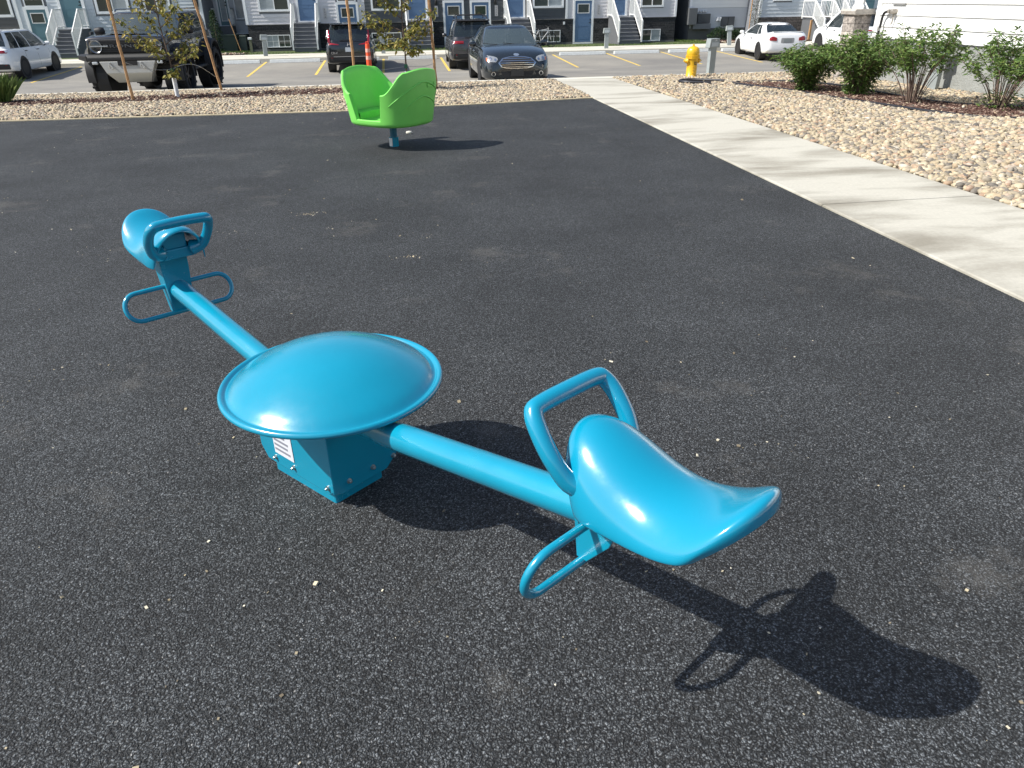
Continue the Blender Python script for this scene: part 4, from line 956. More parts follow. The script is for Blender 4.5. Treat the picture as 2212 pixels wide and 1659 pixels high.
    b = MB(); b.tube([(1.45, -.8, .45), (1.45, .8, .45)], .06, 12); b.tube([(-1.5, -.8, .45), (-1.5, .8, .45)], .07, 12); b.lathe([(1e-3, -.16), (.12, -.1), (.17, 0), (.12, .1), (1e-3, .16)], 16, (1.45, .25, .43), 'x')
    b.bar((1.5, -.72, .40), (1.9, -.3, .55), .06, .05); b.bar((1.5, .72, .40), (1.9, .3, .55), .06, .05); b.b2((-1.9, -.45, .50), (1.9, .45, .60)); b.build('axles', PLASTIC, r, smooth=True, sharp=40)
    for s in (-1, 1):
        b = MB(); b.b2((-.85, s*.86, .55), (.80, s*1.02, .61)); b.build('side_step', PLASTIC, r, bevel=.02)
        b = MB(); b.prism([(1.75, 1.46), (1.72, 1.52), (1.9, 1.52), (1.92, 1.46)], s*.86-.02, s*.86+.02, 'xz'); b.build('hood_marker', PLASTIC, r)
    b = MB(); b.grid([[(x, y, 1.475+.012*(abs(y) < .42)*(x < 1.9)+(.0)) for y in (-.5, -.42, -.40, .40, .42, .5)] for x in (.95, 1.2, 1.7, 2.0)]); b.build('hood_bulge', PAINT_BLACK, r, smooth=True)
    mirrors(r, .70, .98, 1.50, PLASTIC, big=1.35)
    for s in (-1, 1): b = MB(); b.tube([(-2.0, s*.74, 1.93), (-1.9, s*.74, 1.975), (.2, s*.74, 1.975), (.3, s*.74, 1.93)], .018, 8); b.build('roof_rail', PAINT_BLACK, r, smooth=True)
    b = MB(); b.tube([(-2.35, -.30, 1.15), (-2.55, -.30, 1.15)], .42, 28); b.build('spare_wheel', TYRE, r, smooth=True, sharp=40)
    side_trim(r, bvh, (.95, .0, -.95), (.12, -.85), .80, 1.36, 1.26)
    b = MB()
    for y in (-.3, .35): b.bar((.86, y, 1.47), (.78, y-.45, 1.52), .018, .014)
    b.build('wiper', PLASTIC, r)
truck()

# ------------------------------------------------------------ hydrant, pedestals, delineator
def hydrant(x, y):
    r = empty('fire_hydrant', (x, y, zg(y)+.01), R(8), 'yellow fire hydrant standing in the tan river stones', 'hydrant'); r.scale = (1.4, 1.4, 1.0)
    b = MB(); b.lathe([(.115, 0), (.115, .02), (.098, .04), (.094, .30), (.096, .42), (.102, .44), (.112, .452), (.122, .456), (.122, .478), (.112, .482), (.112, .50), (.122, .504), (.122, .525), (.112, .53)], 32)
    b.build('barrel', YEL, r, smooth=True, sharp=40)
    b = MB(); b.lathe([(.112, .53), (.116, .55), (.118, .60), (.112, .655), (.092, .70), (.060, .728), (.03, .738), (.028, .748)], 32); d = b.build('bonnet', YEL, r, smooth=True, sharp=40)
    b = MB(); b.tube([(0, 0, .745), (0, 0, .785)], .019, 5); b.build('operating_nut', YEL, d)
    for i in range(8):
        t = 2*math.pi*i/8+.2; b = MB(); b.tube([(.117*math.cos(t), .117*math.sin(t), .448), (.117*math.cos(t), .117*math.sin(t), .535)], .010, 6)
        b.build('flange_bolt', YEL, r)
    for s in (-1, 1):
        b = MB(); b.lathe([(.050, s*.07), (.050, s*.105), (.062, s*.108), (.064, s*.125), (.055, s*.132), (.045, s*.150), (.026, s*.160), (.018, s*.162)], 20, (0, 0, .40), 'x'); n = b.build('side_nozzle', YEL, r, smooth=True, sharp=40)
        b = MB(); b.tube([(s*.160, 0, .40), (s*.182, 0, .40)], .015, 5); b.build('nozzle_nut', YEL, n)
    b = MB(); b.lathe([(.075, -.07), (.078, -.12), (.092, -.125), (.094, -.145), (.08, -.155), (.045, -.165), (1e-3, -.168)], 22, (0, 0, .40), 'y')
    # raised cast lugs running down the barrel
    c = MB()
    for k in range(7): c.box((.016*(-1)**k, -.095, .29-.035*k), (.032, .012, .018))
    c.build('cast_marks', YEL, r, bevel=.003)
    lab = MB(); lab.box((.012, -.100, .345), (.042, .006, .075)); lab.build('number_tag', mat('tag_black', (.03, .03, .02), .5), r)
    text_mesh('8', .06, 'tag_number', YEL, r, Matrix.Translation((.012, -.104, .345)) @ Matrix.Rotation(R(90), 4, 'X'), .001)
hydrant(7.68, 19.45)
def pedestal(x, y, z, rz, label, tilt=0., txt=None):
    r = empty('utility_pedestal', (x, y, z), R(rz), label, 'pedestal', 'grey parking lot power pedestals'); r.rotation_euler = (R(tilt), R(tilt*.6), R(rz))
    b = MB(); b.box((0, 0, .34), (.185, .12, .70), taper=1.0); b.build('post', PED, r, bevel=.004)
    b = MB(); P = [(-.175, .66), (.175, .66), (.145, .88), (-.145, .88)]
    b.prism(P, -.085, .10, 'xz'); h = b.build('head', PED, r, bevel=.006)
    b = MB(); b.box((0, -.088, .74), (.22, .006, .10)); b.build('outlet_cover', PED_LT, h, bevel=.004)
    if txt: text_mesh(txt, .055, 'number', mat('white_digits', (.8, .8, .8), .5), r, Matrix.Translation((.03, -.0865, .83)) @ Matrix.Rotation(R(90), 4, 'X'), .001)
pedestal(8.52, 20.22, -.43, 16, 'nearest grey power pedestal, just right of the yellow hydrant', 0, '09')
pedestal(-5.75, 37.9, -.76, 14, 'grey pedestal on the far pavement left of the small black SUV', 4)
pedestal(-.36, 37.6, -.76, 0, 'grey pedestal on the far pavement right of the small black SUV')
pedestal(10.28, 37.25, -.76, -4, 'grey pedestal on the far pavement beside the porch stairs and blue door')
pedestal(16.55, 37.3, -.76, -6, 'grey pedestal behind the front of the white coupe', -6)
pedestal(10.86, 14.35, zg(14.3)+.02, -70, 'grey pedestal against the white house wall behind the shrubs')
r = empty('delineator_post', (-.55, 19.3, zg(19.3)), 0, 'orange delineator post beside the wooden stake behind the green spinner', 'delineator')
b = MB(); b.lathe([(.16, 0), (.16, .03), (.075, .05), (.062, .5), (.050, .96), (.045, .98)], 20); b.build('tube', ORANGE, r, smooth=True, sharp=40)
b = MB(); b.lathe([(.0625, .64), (.058, .72)], 20); b.lathe([(.0575, .80), (.053, .88)], 20); b.build('reflective_band', mat('orange_white_band', (.8, .42, .34), .4), r, smooth=True)
b = MB(); b.tube([(-.03, 0, .97), (-.02, 0, 1.03), (.02, 0, 1.03), (.03, 0, .97)], .012, 8); b.build('pull_loop', ORANGE, r, smooth=True)

# ------------------------------------------------------------ leaves, trees, shrubs
def leaves(name, pos, size, m, parent=None, droop=.5, ratio=.42, kind=None, dirs=None, jit=.35):
    """pos (n,3); each leaf a folded pointed blade of 6 vertices"""
    pos = np.array(pos); n = len(pos); L0 = np.array([(0, 0, 0), (.35, .5, .06), (.35, -.5, .06), (.75, .36, .02), (.75, -.36, .02), (1.05, 0, -.12), (.35, 0, -.02), (.75, 0, -.06)])
    F = [(0, 6, 1, 1), (0, 2, 6, 6), (6, 7, 3, 1), (6, 2, 4, 7), (7, 5, 3, 3), (7, 4, 5, 5)]
    Ft = [(0, 6, 1), (0, 2, 6), (6, 7, 3), (6, 3, 1), (6, 2, 4), (6, 4, 7), (7, 5, 3), (7, 4, 5)]
    s = size*np.random.uniform(.6, 1.25, n); V = L0[None]*np.stack([s, s*ratio, s], 1)[:, None, :]
    if dirs is None:
        a = np.random.rand(n)*2*np.pi; d = np.stack([np.cos(a), np.sin(a), np.random.normal(-droop*.5, .45, n)], 1)
    else: d = np.array(dirs)+np.random.normal(0, jit, (n, 3))
    d /= np.linalg.norm(d, axis=1)[:, None]
    up_ = np.array([0, 0, 1.])+np.random.normal(0, .45, (n, 3)); y = np.cross(up_, d); y /= np.linalg.norm(y, axis=1)[:, None]; z = np.cross(d, y)
    M = np.stack([d, y, z], 2); V = np.einsum('nij,nkj->nki', M, V)+pos[:, None, :]
    return pieces_mesh(name, V, Ft, np.clip(np.random.beta(2, 2.2, n), 0, 1), None, m, smooth=False, kind=kind, parent=parent)
def young_tree(x, y, label, seed, lean=0., limbs=None, guard=.5, h=2.7, name='young_tree', leafn=9):
    rng = random.Random(seed); z = zg(y); r = empty(name, (x, y, z), 0, label, 'tree')
    T = [(0, 0, 0), (.01, 0, .5), (lean*.3, .01, 1.0), (lean*.6-.02, 0, 1.5), (lean*.9, .02, 2.1), (lean, 0, h)]
    tp = smooth_path(T, 6); b = MB(); b.tube(tp, [.022*(1-.75*i/len(tp)) for i in range(len(tp))], 10)
    tips = []
    for (h0, az, ln, rise) in limbs:
        i = min(len(tp)-1, int(h0/h*len(tp))); p = Vector(tp[i]); d = Vector((math.cos(R(az)), math.sin(R(az)), rise)).normalized(); P = [p]
        for k in range(6):
            d = (d+Vector((rng.uniform(-.18, .18), rng.uniform(-.18, .18), rng.uniform(-.06, .16)))).normalized(); P.append(P[-1]+d*ln/6)
        b.tube(P, [.011*(1-.13*k) for k in range(7)], 6)
        for k in range(2, 7):
            tips.append((P[k], d)); 
            for _ in range(2):
                e = (d+Vector((rng.uniform(-1, 1), rng.uniform(-1, 1), rng.uniform(-.4, .6)))).normalized()*rng.uniform(.08, .2); q = P[k]+e; b.tube([P[k], q], [.004, .002], 4); tips.append((q, e))
    b.build('trunk', BARK, r, smooth=True, sharp=0)
    pos = []
    for q, e in tips:
        for _ in range(rng.randint(2, leafn)): pos.append((q[0]+rng.gauss(0, .045), q[1]+rng.gauss(0, .045), q[2]+rng.gauss(0, .04)))
    leaves('crown', pos, .094, TREE_LEAF, r, droop=1.2, ratio=.55)
    g = MB(); g.tube([(.0, 0, 0), (.005, 0, guard)], .045, 14); g.build('trunk_guard', mat('white_guard', (.72, .73, .74), .5), r, smooth=True, sharp=50)
    g = MB(); g.tube([(.006, 0, guard+.07), (.008, 0, guard+.15)], .038, 12); g.build('tie_strap', mat('green_strap', (.02, .12, .06), .7), r, smooth=True, sharp=50)
    return r
TX, TY = -4.78, 18.1
young_tree(TX, TY, 'young staked tree with yellowing leaves in front of the black truck', 3, -.05,
    [(.95, 200, .75, .55), (1.05, 175, .95, .25), (.8, 10, .5, .55), (.75, 350, .75, .12), (1.2, 20, .7, .7), (1.35, 160, .6, .8), (1.5, 330, .6, .6), (.95, 240, .5, .3), (1.7, 100, .5, .5), (1.8, 200, .6, .5), (.6, 300, .22, -.1), (2.0, 30, .5, .5)], .47)
T2X, T2Y = .30, 18.2
young_tree(T2X, T2Y, 'young staked tree with drooping olive leaves behind the green spinner', 11, .03,
    [(1.15, 180, .85, .12), (1.05, 190, .55, -.05), (1.35, 165, .9, .3), (1.2, 10, .6, .1), (1.45, 350, .65, .3), (1.6, 200, .7, .4), (1.1, 250, .4, 0), (1.7, 60, .6, .5), (1.3, 290, .5, .2), (1.9, 10, .7, .4), (2.0, 180, .7, .4), (.95, 330, .25, -.2)], .42, leafn=10)
def stake(x, y, lean, label, hh=2.3):
    b = MB(); n = 10; P = []
    b.tube([(lean*i/n+.006*math.sin(i*2.1), .004*math.cos(i*3.), hh*i/n-.02) for i in range(n+1)], [.030+.002*math.sin(i*1.7) for i in range(n+1)], 6)
    o = b.build('tree_stake', WOOD, smooth=True, sharp=25); o.location = (x, y, zg(y)); tag(o, label, 'stake')
stake(-5.57, 17.6, -.02, 'leftmost wooden stake, in front of the black truck headlight'); stake(-4.12, 19.55, -.26, 'leaning wooden stake at the right side of the black truck')
stake(-.86, 18.1, .0, 'wooden stake rising behind the left back of the green spinner'); stake(.99, 18.4, -.07, 'wooden stake rising behind the right back of the green spinner')
def wire(pts, label):
    b = MB(); b.tube(smooth_path(pts, 6), .0045, 5); tag(b.build('guy_wire', WIRE, smooth=True, sharp=0), label, 'wire')
zt = zg(18.1)
wire([(-5.58, 17.6, zt+.80), (-5.3, 17.8, zt+.66), (-5.0, 18.0, zt+.60), (TX, TY, zt+.60)], 'thin wire tying the leftmost stake to the yellowing tree')
wire([(TX, TY, zt+.60), (-4.6, 18.5, zt+.66), (-4.4, 18.9, zt+.60), (-4.18, 19.5, zt+.30)], 'thin wire sagging from the yellowing tree to the leaning stake')
wire([(-.86, 18.1, zt+.50), (-.4, 18.12, zt+.46), (T2X, T2Y, zt+.52)], 'thin wire from the drooping tree to the stake on its left')
wire([(T2X, T2Y, zt+.52), (.7, 18.3, zt+.50), (.98, 18.4, zt+.56)], 'thin wire from the drooping tree to the stake on its right')
def shrub(x, y, label, seed, hh, rad, stems, nleaf, leggy, size=.085, zoff=0., low=0):
    rng = random.Random(seed); z = zg(y); r = empty('shrub', (x, y, z+zoff), 0, label, 'shrub'); b = MB(); pos = []; dirs = []
    for s in range(stems):
        a = rng.uniform(0, 2*math.pi); q = rng.uniform(.1, 1)**.6; top = Vector((math.cos(a)*rad*q, math.sin(a)*rad*q, hh*rng.uniform(.78, 1.05)*(1-.28*q*q)))
        base = Vector((math.cos(a)*.10*q, math.sin(a)*.10*q, 0)); mid = base.lerp(top, .5)+Vector((rng.uniform(-.05, .05), rng.uniform(-.05, .05), .04)); mid.x *= .75; mid.y *= .75
        P = smooth_path([base, mid, top], 5); b.tube(P, [.0075*(1-.06*k) for k in range(len(P))], 5)
        d = (P[-1]-P[-2]).normalized()
        for _ in range(3):   # twigs
            t = rng.uniform(.55, .95); k = int(t*(len(P)-1)); e = Vector((rng.uniform(-1, 1), rng.uniform(-1, 1), rng.uniform(.1, .9))).normalized()*rng.uniform(.06, .2)
            b.tube([P[k], P[k]+e], [.004, .002], 4)
            for i in range(7): w_ = P[k]+e*rng.uniform(.3, 1); pos.append(tuple(w_)); aa = rng.uniform(0, 6.28); dirs.append((math.cos(aa), math.sin(aa), rng.uniform(-.4, .5)))
        for i in range(nleaf):
            lo = .52 if leggy else .04; t = lo+(1-lo)*rng.random()**.7; k = t*(len(P)-1); k0 = int(min(k, len(P)-2)); w_ = Vector(P[k0]).lerp(P[k0+1], k-k0)
            aa = rng.uniform(0, 6.28); sp_ = rng.uniform(0, .085 if leggy else .13); pos.append((w_[0]+math.cos(aa)*sp_, w_[1]+math.sin(aa)*sp_, w_[2]+rng.gauss(0, .03))); dirs.append((math.cos(aa), math.sin(aa), rng.uniform(-.7, .45)))
        for i in range(6):   # whorl at the tip
            aa = i*1.05+rng.random()*.4; pos.append(tuple(top)); dirs.append((math.cos(aa), math.sin(aa), .35))
    for i in range(low): aa = rng.uniform(0, 6.28); q = rng.uniform(0, .3); pos.append((math.cos(aa)*q, math.sin(aa)*q, rng.uniform(.03, .28))); dirs.append((math.cos(aa), math.sin(aa), .1))
    b.build('stems', mat('shrub_stem', (.16, .11, .085), .85), r, smooth=True, sharp=0)
    leaves('foliage', pos, size, SHRUB_LEAF, r, ratio=.36, dirs=dirs, jit=.25)
shrub(8.5, 15.1, 'dense low green shrub, leftmost of the row, in front of the white coupe', 1, .90, .80, 72, 66, False, size=.08)
shrub(8.95, 14.0, 'dense green shrub second from the left, in front of the stone pillar', 2, 1.14, .80, 76, 62, False, size=.08)
shrub(9.0, 12.35, 'tall leggy shrub with bare stems showing, in front of the gas pipe', 3, 1.30, .78, 42, 46, True, size=.08)
shrub(9.75, 11.2, 'leggy shrub with a leafy foot, right of the bare-stemmed one', 4, 1.18, .80, 42, 48, True, low=170, size=.08)
shrub(10.9, 11.2, 'leafy shrub cut by the right edge of the photo', 5, 1.1, .6, 28, 40, True, size=.08)
shrub(9.9, 15.0, 'small sparse shrub behind the dense ones by the house corner', 6, .6, .35, 12, 18, True, size=.07)
# clump of ornamental grass at the left edge
def grass_clump(x, y, n, hh, label):
    P = []; b = MB(); r = empty('ornamental_grass', (x, y, zg(y)), 0, label, 'grass clump'); pos = []; dirs = []
    for i in range(n):
        a = random.uniform(0, 6.28); q = random.uniform(0, .16); pos.append((math.cos(a)*q, math.sin(a)*q, random.uniform(0, .05))); dirs.append((math.cos(a)*q*3.5, math.sin(a)*q*3.5, 1.))
    leaves('blades', pos, hh, GRASSM, r, ratio=.014, dirs=dirs, jit=.12)
grass_clump(-8.42, 18.2, 420, .50, 'clump of ornamental grass at the left edge of the photo')
# ------------------------------------------------------------ buildings (facades face local -Y; root at the facade foot)
def lap(root, x0, x1, z0, z1, y, m, pitch=.165, name='siding', holes=()):
    """lapped boards, cut short around the openings (x0, z0, x1, z1)"""
    b = MB(); z = z0
    while z < z1-1e-3:
        zt_ = min(z+pitch, z1); segs = [(x0, x1)]
        for (a, c, d, e) in holes:
            if c < zt_-.01 and e > z+.01:
                ns = []
                for s in segs:
                    if d <= s[0] or a >= s[1]: ns.append(s)
                    else:
                        if a > s[0]: ns.append((s[0], a))
                        if d < s[1]: ns.append((d, s[1]))
                segs = ns
        for (p, q) in segs:
            # profile: bottom edge proud
            b.add([(p, y, z), (q, y, z), (q, y-.022, z+.001), (p, y-.022, z+.001), (q, y-.004, zt_), (p, y-.004, zt_)], [(0, 1, 2, 3), (3, 2, 4, 5)])
        z = zt_
    return b.build(name, m, root)
def window(root, x0, z0, x1, z1, y, n=2, tr=.09, muntin=False, blind=None, slim=False, m=None):
    b = MB(); t = .035 if slim else tr; yo = y-.045; WT = m or WHITE_T
    b.b2((x0, yo, z0), (x0+t, y, z1)); b.b2((x1-t, yo, z0), (x1, y, z1)); b.b2((x0+t, yo, z1-t), (x1-t, y, z1)); b.b2((x0+t, yo-.008, z0), (x1-t, y, z0+t))
    f = b.build('window', WT, root)
    b = MB(); w_ = (x1-x0-2*t)/n
    for i in range(1, n): b.b2((x0+t+w_*i-.025, y-.030, z0+t), (x0+t+w_*i+.025, y-.004, z1-t))
    if muntin:
        for i in range(n): b.b2((x0+t+w_*(i+.5)-.010, y-.020, z0+t), (x0+t+w_*(i+.5)+.010, y-.006, z1-t))
        b.b2((x0+t, y-.019, (z0+z1)/2-.010), (x1-t, y-.007, (z0+z1)/2+.010))
    if b.v: b.build('mullion', WHITE_V, f)
    for i in range(n):
        a, c = x0+t+w_*i, x0+t+w_*(i+1); bl = blind and blind[i]
        b = MB(); b.add([(a, y-.010, z0+t), (c, y-.010, z0+t), (c, y-.010, z1-t), (a, y-.010, z1-t)], [(0, 1, 2, 3)])
        b.build('pane', BLIND_GLASS if bl else DARK_GLASS, f)
    return f
def door(root, x0, z0, x1, z1, y, m, lite=True, handle_side=1, screen=False):
    b = MB(); b.b2((x0, y-.03, z0+.0), (x1, y, z1)); 
    w_ = x1-x0
    d = b.build('door', m, root)
    b = MB()
    for (a, c, e, g_) in ([(.14, .08, .86, .40)] if lite else [(.14, .08, .86, .30), (.14, .36, .86, .62)]):
        X0, X1, Z0, Z1 = x0+w_*a, x0+w_*e, z0+(z1-z0)*c, z0+(z1-z0)*g_
        for q in ((X0, Z0, X1, Z0+.02), (X0, Z1-.02, X1, Z1), (X0, Z0+.02, X0+.02, Z1-.02), (X1-.02, Z0+.02, X1, Z1-.02)): b.b2((q[0], y-.036, q[1]), (q[2], y-.029, q[3]))
    b.build('panel_moulding', m, d)
    X0, X1, Z0, Z1 = x0+w_*.14, x1-w_*.14, z0+(z1-z0)*(.70 if not screen else .1), z0+(z1-z0)*.93
    b = MB(); t = .035
    for q in ((X0, Z0, X1, Z0+t), (X0, Z1-t, X1, Z1), (X0, Z0+t, X0+t, Z1-t), (X1-t, Z0+t, X1, Z1-t)): b.b2((q[0], y-.045, q[1]), (q[2], y-.028, q[3]))
    g_ = b.build('door_window', WHITE_V, d)
    b = MB(); b.add([(X0+t, y-.034, Z0+t), (X1-t, y-.034, Z0+t), (X1-t, y-.034, Z1-t), (X0+t, y-.034, Z1-t)], [(0, 1, 2, 3)]); b.build('pane', BLIND_GLASS if screen else DARK_GLASS, g_)
    b = MB(); hx = x1-.07 if handle_side > 0 else x0+.07
    b.b2((hx-.03, y-.05, z0+1.10), (hx+.03, y-.03, z0+1.18)); b.b2((hx-.025, y-.05, z0+.95), (hx+.025, y-.03, z0+1.03)); b.tube([(hx, y-.05, z0+.99), (hx, y-.085, z0+.99), (hx-.09*handle_side, y-.085, z0+.99)], .012, 6)
    b.build('handle', PLASTIC, d)
    return d
def trim_box(root, a, c, m=None, name='trim'):
    b = MB(); b.b2(a, c); return b.build(name, m or WHITE_T, root)
def door_frame(root, x0, z0, x1, z1, y, t=.11, sill=True):
    b = MB(); b.b2((x0-t, y-.05, z0), (x0, y, z1+t)); b.b2((x1, y-.05, z0), (x1+t, y, z1+t)); b.b2((x0, y-.052, z1), (x1, y, z1+t))
    if sill: b.b2((x0-t, y-.09, z0-.07), (x1+t, y, z0-.001))
    return b.build('door_frame', WHITE_T, root)
def steps(root, xc, wd, y_face, z_top, z_bot, n=7, landing=.95, run=.24, rail=True, picket='v', stepm=None):
    s = empty('porch_steps', (0, 0, 0)); s.parent = root; h = (z_top-z_bot)/n; b = MB(); lip = MB(); yl = y_face-landing
    b.b2((xc-wd/2, yl+.004, z_bot-.1), (xc+wd/2, y_face-.06, z_top-.03)); lip.b2((xc-wd/2-.02, yl-.03, z_top-.035), (xc+wd/2+.02, y_face-.055, z_top))
    for i in range(1, n):
        y0 = yl-run*i; zt_ = z_top-h*i
        b.b2((xc-wd/2+.001*i, y0+.004, z_bot-.1-.001*i), (xc+wd/2-.001*i, y0+run+.003, zt_-.03)); lip.b2((xc-wd/2-.015, y0-.025, zt_-.032), (xc+wd/2+.015, y0+run-.001, zt_))
    b.build('riser_block', stepm or STEP_DK, s); lip.k = 0; 
    # tread boards: dark top with pale nosing
    lp = lip.build('treads', stepm or STEP_DK, s)
    e = MB()
    for i in range(0, n):
        y0 = yl-run*i-.031 if i == 0 else yl-run*i-.026; zt_ = z_top-h*i; e.b2((xc-wd/2-.014, y0-.003, zt_-.030), (xc+wd/2+.014, y0, zt_-.008))
    e.build('nosing', STEP_LIP, s)
    if rail:
        yb, zb = yl-run*(n-1)-.02, z_bot+h
        for sx in (-1, 1):
            x = xc+sx*(wd/2+.03); r = MB(); hgt = .92
            P0, P1, P2 = (x, yb, zb-.12), (x, yl-.01, z_top), (x, y_face-.06, z_top)
            for (p, hh) in ((P0, hgt+.12), (P1, hgt), (P2, hgt)): r.b2((x-.035, p[1]-.035, p[2]), (x+.035, p[1]+.035, p[2]+hh))
            for dz in (.10, hgt-.03):
                r.bar((x, yb, zb+dz), (x, yl, z_top+dz), .045, .05); r.bar((x, yl, z_top+dz), (x, y_face-.06, z_top+dz), .045, .05)
            k = 15
            for i in range(1, k):
                t = i/k; y_, z_ = yb+(yl-yb)*t, zb+(z_top-zb)*t; r.b2((x-.010, y_-.012, z_+.10), (x+.010, y_+.012, z_+hgt-.03))
            for i in range(1, 8): y_ = yl+(y_face-.06-yl)*i/8; r.b2((x-.010, y_-.012, z_top+.10), (x+.010, y_+.012, z_top+hgt-.03))
            r.build('railing', WHITE_V, s)
    return s
def plaque(root, x, z, y):
    b = MB(); b.b2((x-.085, y-.035, z-.26), (x+.085, y-.022, z+.26)); p = b.build('number_plaque', mat('plaque', (.52, .50, .50), .6), root)
    b = MB()
    for i in range(4):
        zz_ = z+.17-i*.115; b.b2((x-.025, y-.040, zz_-.035), (x+.025*(1 if i % 2 else .4), y-.036, zz_-.022)); b.b2((x-.008, y-.041, zz_-.022), (x+.012, y-.0362, zz_+.035))
    b.build('digits', mat('plaque_digits', (.12, .12, .12), .6), p)
def lantern(root, x, z, y):
    b = MB(); b.b2((x-.05, y-.05, z-.16), (x+.05, y-.022, z+.02)); b.lathe([(.03, .09), (.075, .05), (.075, -.05), (.05, -.13), (.03, -.15)], 10, (x, y-.13, z)); b.build('wall_lantern', PLASTIC, root, smooth=True, sharp=40)
def roof_slab(root, x0, x1, y0, y1, z, over=.4, rise=2.2):
    b = MB(); ym = (y0+y1)/2
    b.prism([(y0-over, z), (ym, z+rise), (y1+over, z), (y1+over, z-.16), (y0-over, z-.16)], x0-over, x1+over, 'yz'); return b.build('roof', ROOF, root)
FY = 44.0; ZB = -.90
def block(root, x0, x1, y0, y1, z1, m, z0=-1.1, name='wall'):
    b = MB(); b.b2((x0, y0+.03, z0), (x1, y1, z1)); return b.build(name, m, root)
# --- main townhouse row
mt = empty('townhouse', (0, FY, 0), 0, 'long grey townhouse row with slate blue doors and black stone base behind the parking lot', 'townhouse')
block(mt, -7.30, 16.05, 0, 9, 5.8, SID_MD)
DL = [(-2.59, -1.66), (3.06, 3.98), (4.53, 5.44), (10.27, 11.21)]; DU = [(-4.62, -3.70), (1.11, 2.03), (6.43, 7.35), (12.35, 13.12)]; DZ0, DZ1 = -.82, 1.26; UZ0, UZ1 = .52, 2.6
holes = [(a-.11, DZ0-.1, b_+.11, DZ1+.55) for a, b_ in DL]+[(a-.11, UZ0-.1, b_+.11, UZ1+.1) for a, b_ in DU]
WN = [(-6.66, .98, -5.05, 2.5), (-.86, .94, .72, 2.5), (7.88, .93, 9.62, 2.5), (14.0, .88, 15.36, 2.5)]
BW = [(-6.50, -.72, -5.25, -.12), (-.96, -.72, .62, -.12), (8.02, -.78, 9.44, -.17), (14.18, -.84, 15.26, -.22)]
lap(mt, -7.33, -1.2, .37, 5.6, 0, SID_LT, .165, 'siding', holes+WN)
lap(mt, -1.2, 9.72, .37, 5.6, 0, SID_DK, .165, 'siding', holes+WN)
lap(mt, 9.84, 16.08, .34, 5.6, 0, SID_LT, .165, 'siding', holes+WN)
b = MB()
xs_ = sorted([(a-.11, b_+.11) for a, b_ in DL]); cur = -7.35
for a, c in xs_: b.b2((cur, -.07, -.92), (a, .0, .35)); cur = c
b.b2((cur, -.07, -.92), (16.1, 0, .35)); b.build('stone_base', STONE_BK, mt)
b = MB(); cur = -7.37
for a, c in xs_: b.b2((cur, -.095, .35), (a, 0, .385)); cur = c
b.b2((cur, -.095, .35), (16.12, 0, .385)); b.build('ledge', FOUND_DK, mt)
b = MB(); b.b2((-7.4, -.085, -1.2), (16.12, .02, -.80)); b.build('foundation', FOUND_DK, mt)
trim_box(mt, (-7.42, -.045, .39), (-7.29, .06, 5.6)); trim_box(mt, (16.02, -.045, .39), (16.14, .06, 5.6)); trim_box(mt, (9.72, -.055, .39), (9.84, .02, 5.6), name='downspout')
for a, c in DL: door(mt, a, DZ0, c, DZ1, -.02, DOOR_BLUE, True, 1); door_frame(mt, a, DZ0, c, DZ1, -.02); window(mt, a-.02, DZ1+.12, c+.02, DZ1+.50, -.02, 1, .05)
for a, c in DU: door(mt, a, UZ0, c, UZ1, -.02, DOOR_BLUE, False, 1); door_frame(mt, a, UZ0, c, UZ1, -.02)
for i, (a, z0, c, z1) in enumerate(WN): window(mt, a, z0, c, z1, -.02, 2, .10, blind=[(1, 0), (0, 0), (0, 1), (0, 0)][i])
for i, (a, z0, c, z1) in enumerate(BW): window(mt, a, z0, c, z1, -.075, 2, muntin=i < 3, slim=True, blind=[(1, 0), (0, 0), (0, 0), (0, 1)][i])
for x in range(4):
    for k in (0, 1): window(mt, -6.5+x*5.9+k*2.6, 3.4, -5.0+x*5.9+k*2.6, 4.7, -.02, 2, .09)
for xc, wd in ((-4.28, 1.16), (1.56, 1.22), (6.93, 1.22), (12.78, 1.20)): steps(mt, xc, wd, -.02, .44, -.80, 7)
for x, z in ((-3.30, .86), (2.60, .86), (5.86, .84), (11.62, .80)): plaque(mt, x, z, 0)
for x, z in ((2.60, 1.33), (5.80, 1.33), (-1.45+.9, 1.3)): lantern(mt, x, z, 0)
b = MB()
for x in (-1.30, 9.86-.22): b.b2((x-.05, -.10, .10), (x+.05, -.07, .24))
b.build('outlet_box', WHITE_T, mt)
roof_slab(mt, -7.3, 16.05, 0, 9, 5.8)
# --- left townhouse row
lt = empty('townhouse', (0, FY, 0), 0, 'pale grey townhouse row at the far left with teal doors, behind the white crossover', 'townhouse')
block(lt, -30, -9.50, 0, 9, 5.8, SID_MD)
ld = (-17.92, -17.03); lu = (-16.25, -15.25)
h2 = [(ld[0]-.14, -.95, ld[1]+.14, 1.9), (lu[0]-.14, .3, lu[1]+.14, 2.7), (-14.70, .95, -12.9, 2.5), (-20.4, .88, -18.5, 2.5), (-12.4, .95, -10.9, 2.5)]
lap(lt, -30, -18.4, -.2, .86, -.01, mat('siding_brown_grey', (.12, .115, .11), .65), .165, 'siding')
lap(lt, -30, -18.4, .86, 5.6, 0, SID_BLUE, .165, 'siding', h2); lap(lt, -18.4, -9.5, -.75, 5.6, 0, SID_BLUE, .165, 'siding', h2)
door(lt, ld[0], -.82, ld[1], 1.25, -.02, DOOR_TEAL, True); door_frame(lt, ld[0], -.82, ld[1], 1.25, -.02, .14); window(lt, ld[0]-.02, 1.38, ld[1]+.02, 1.74, -.02, 1, .05)
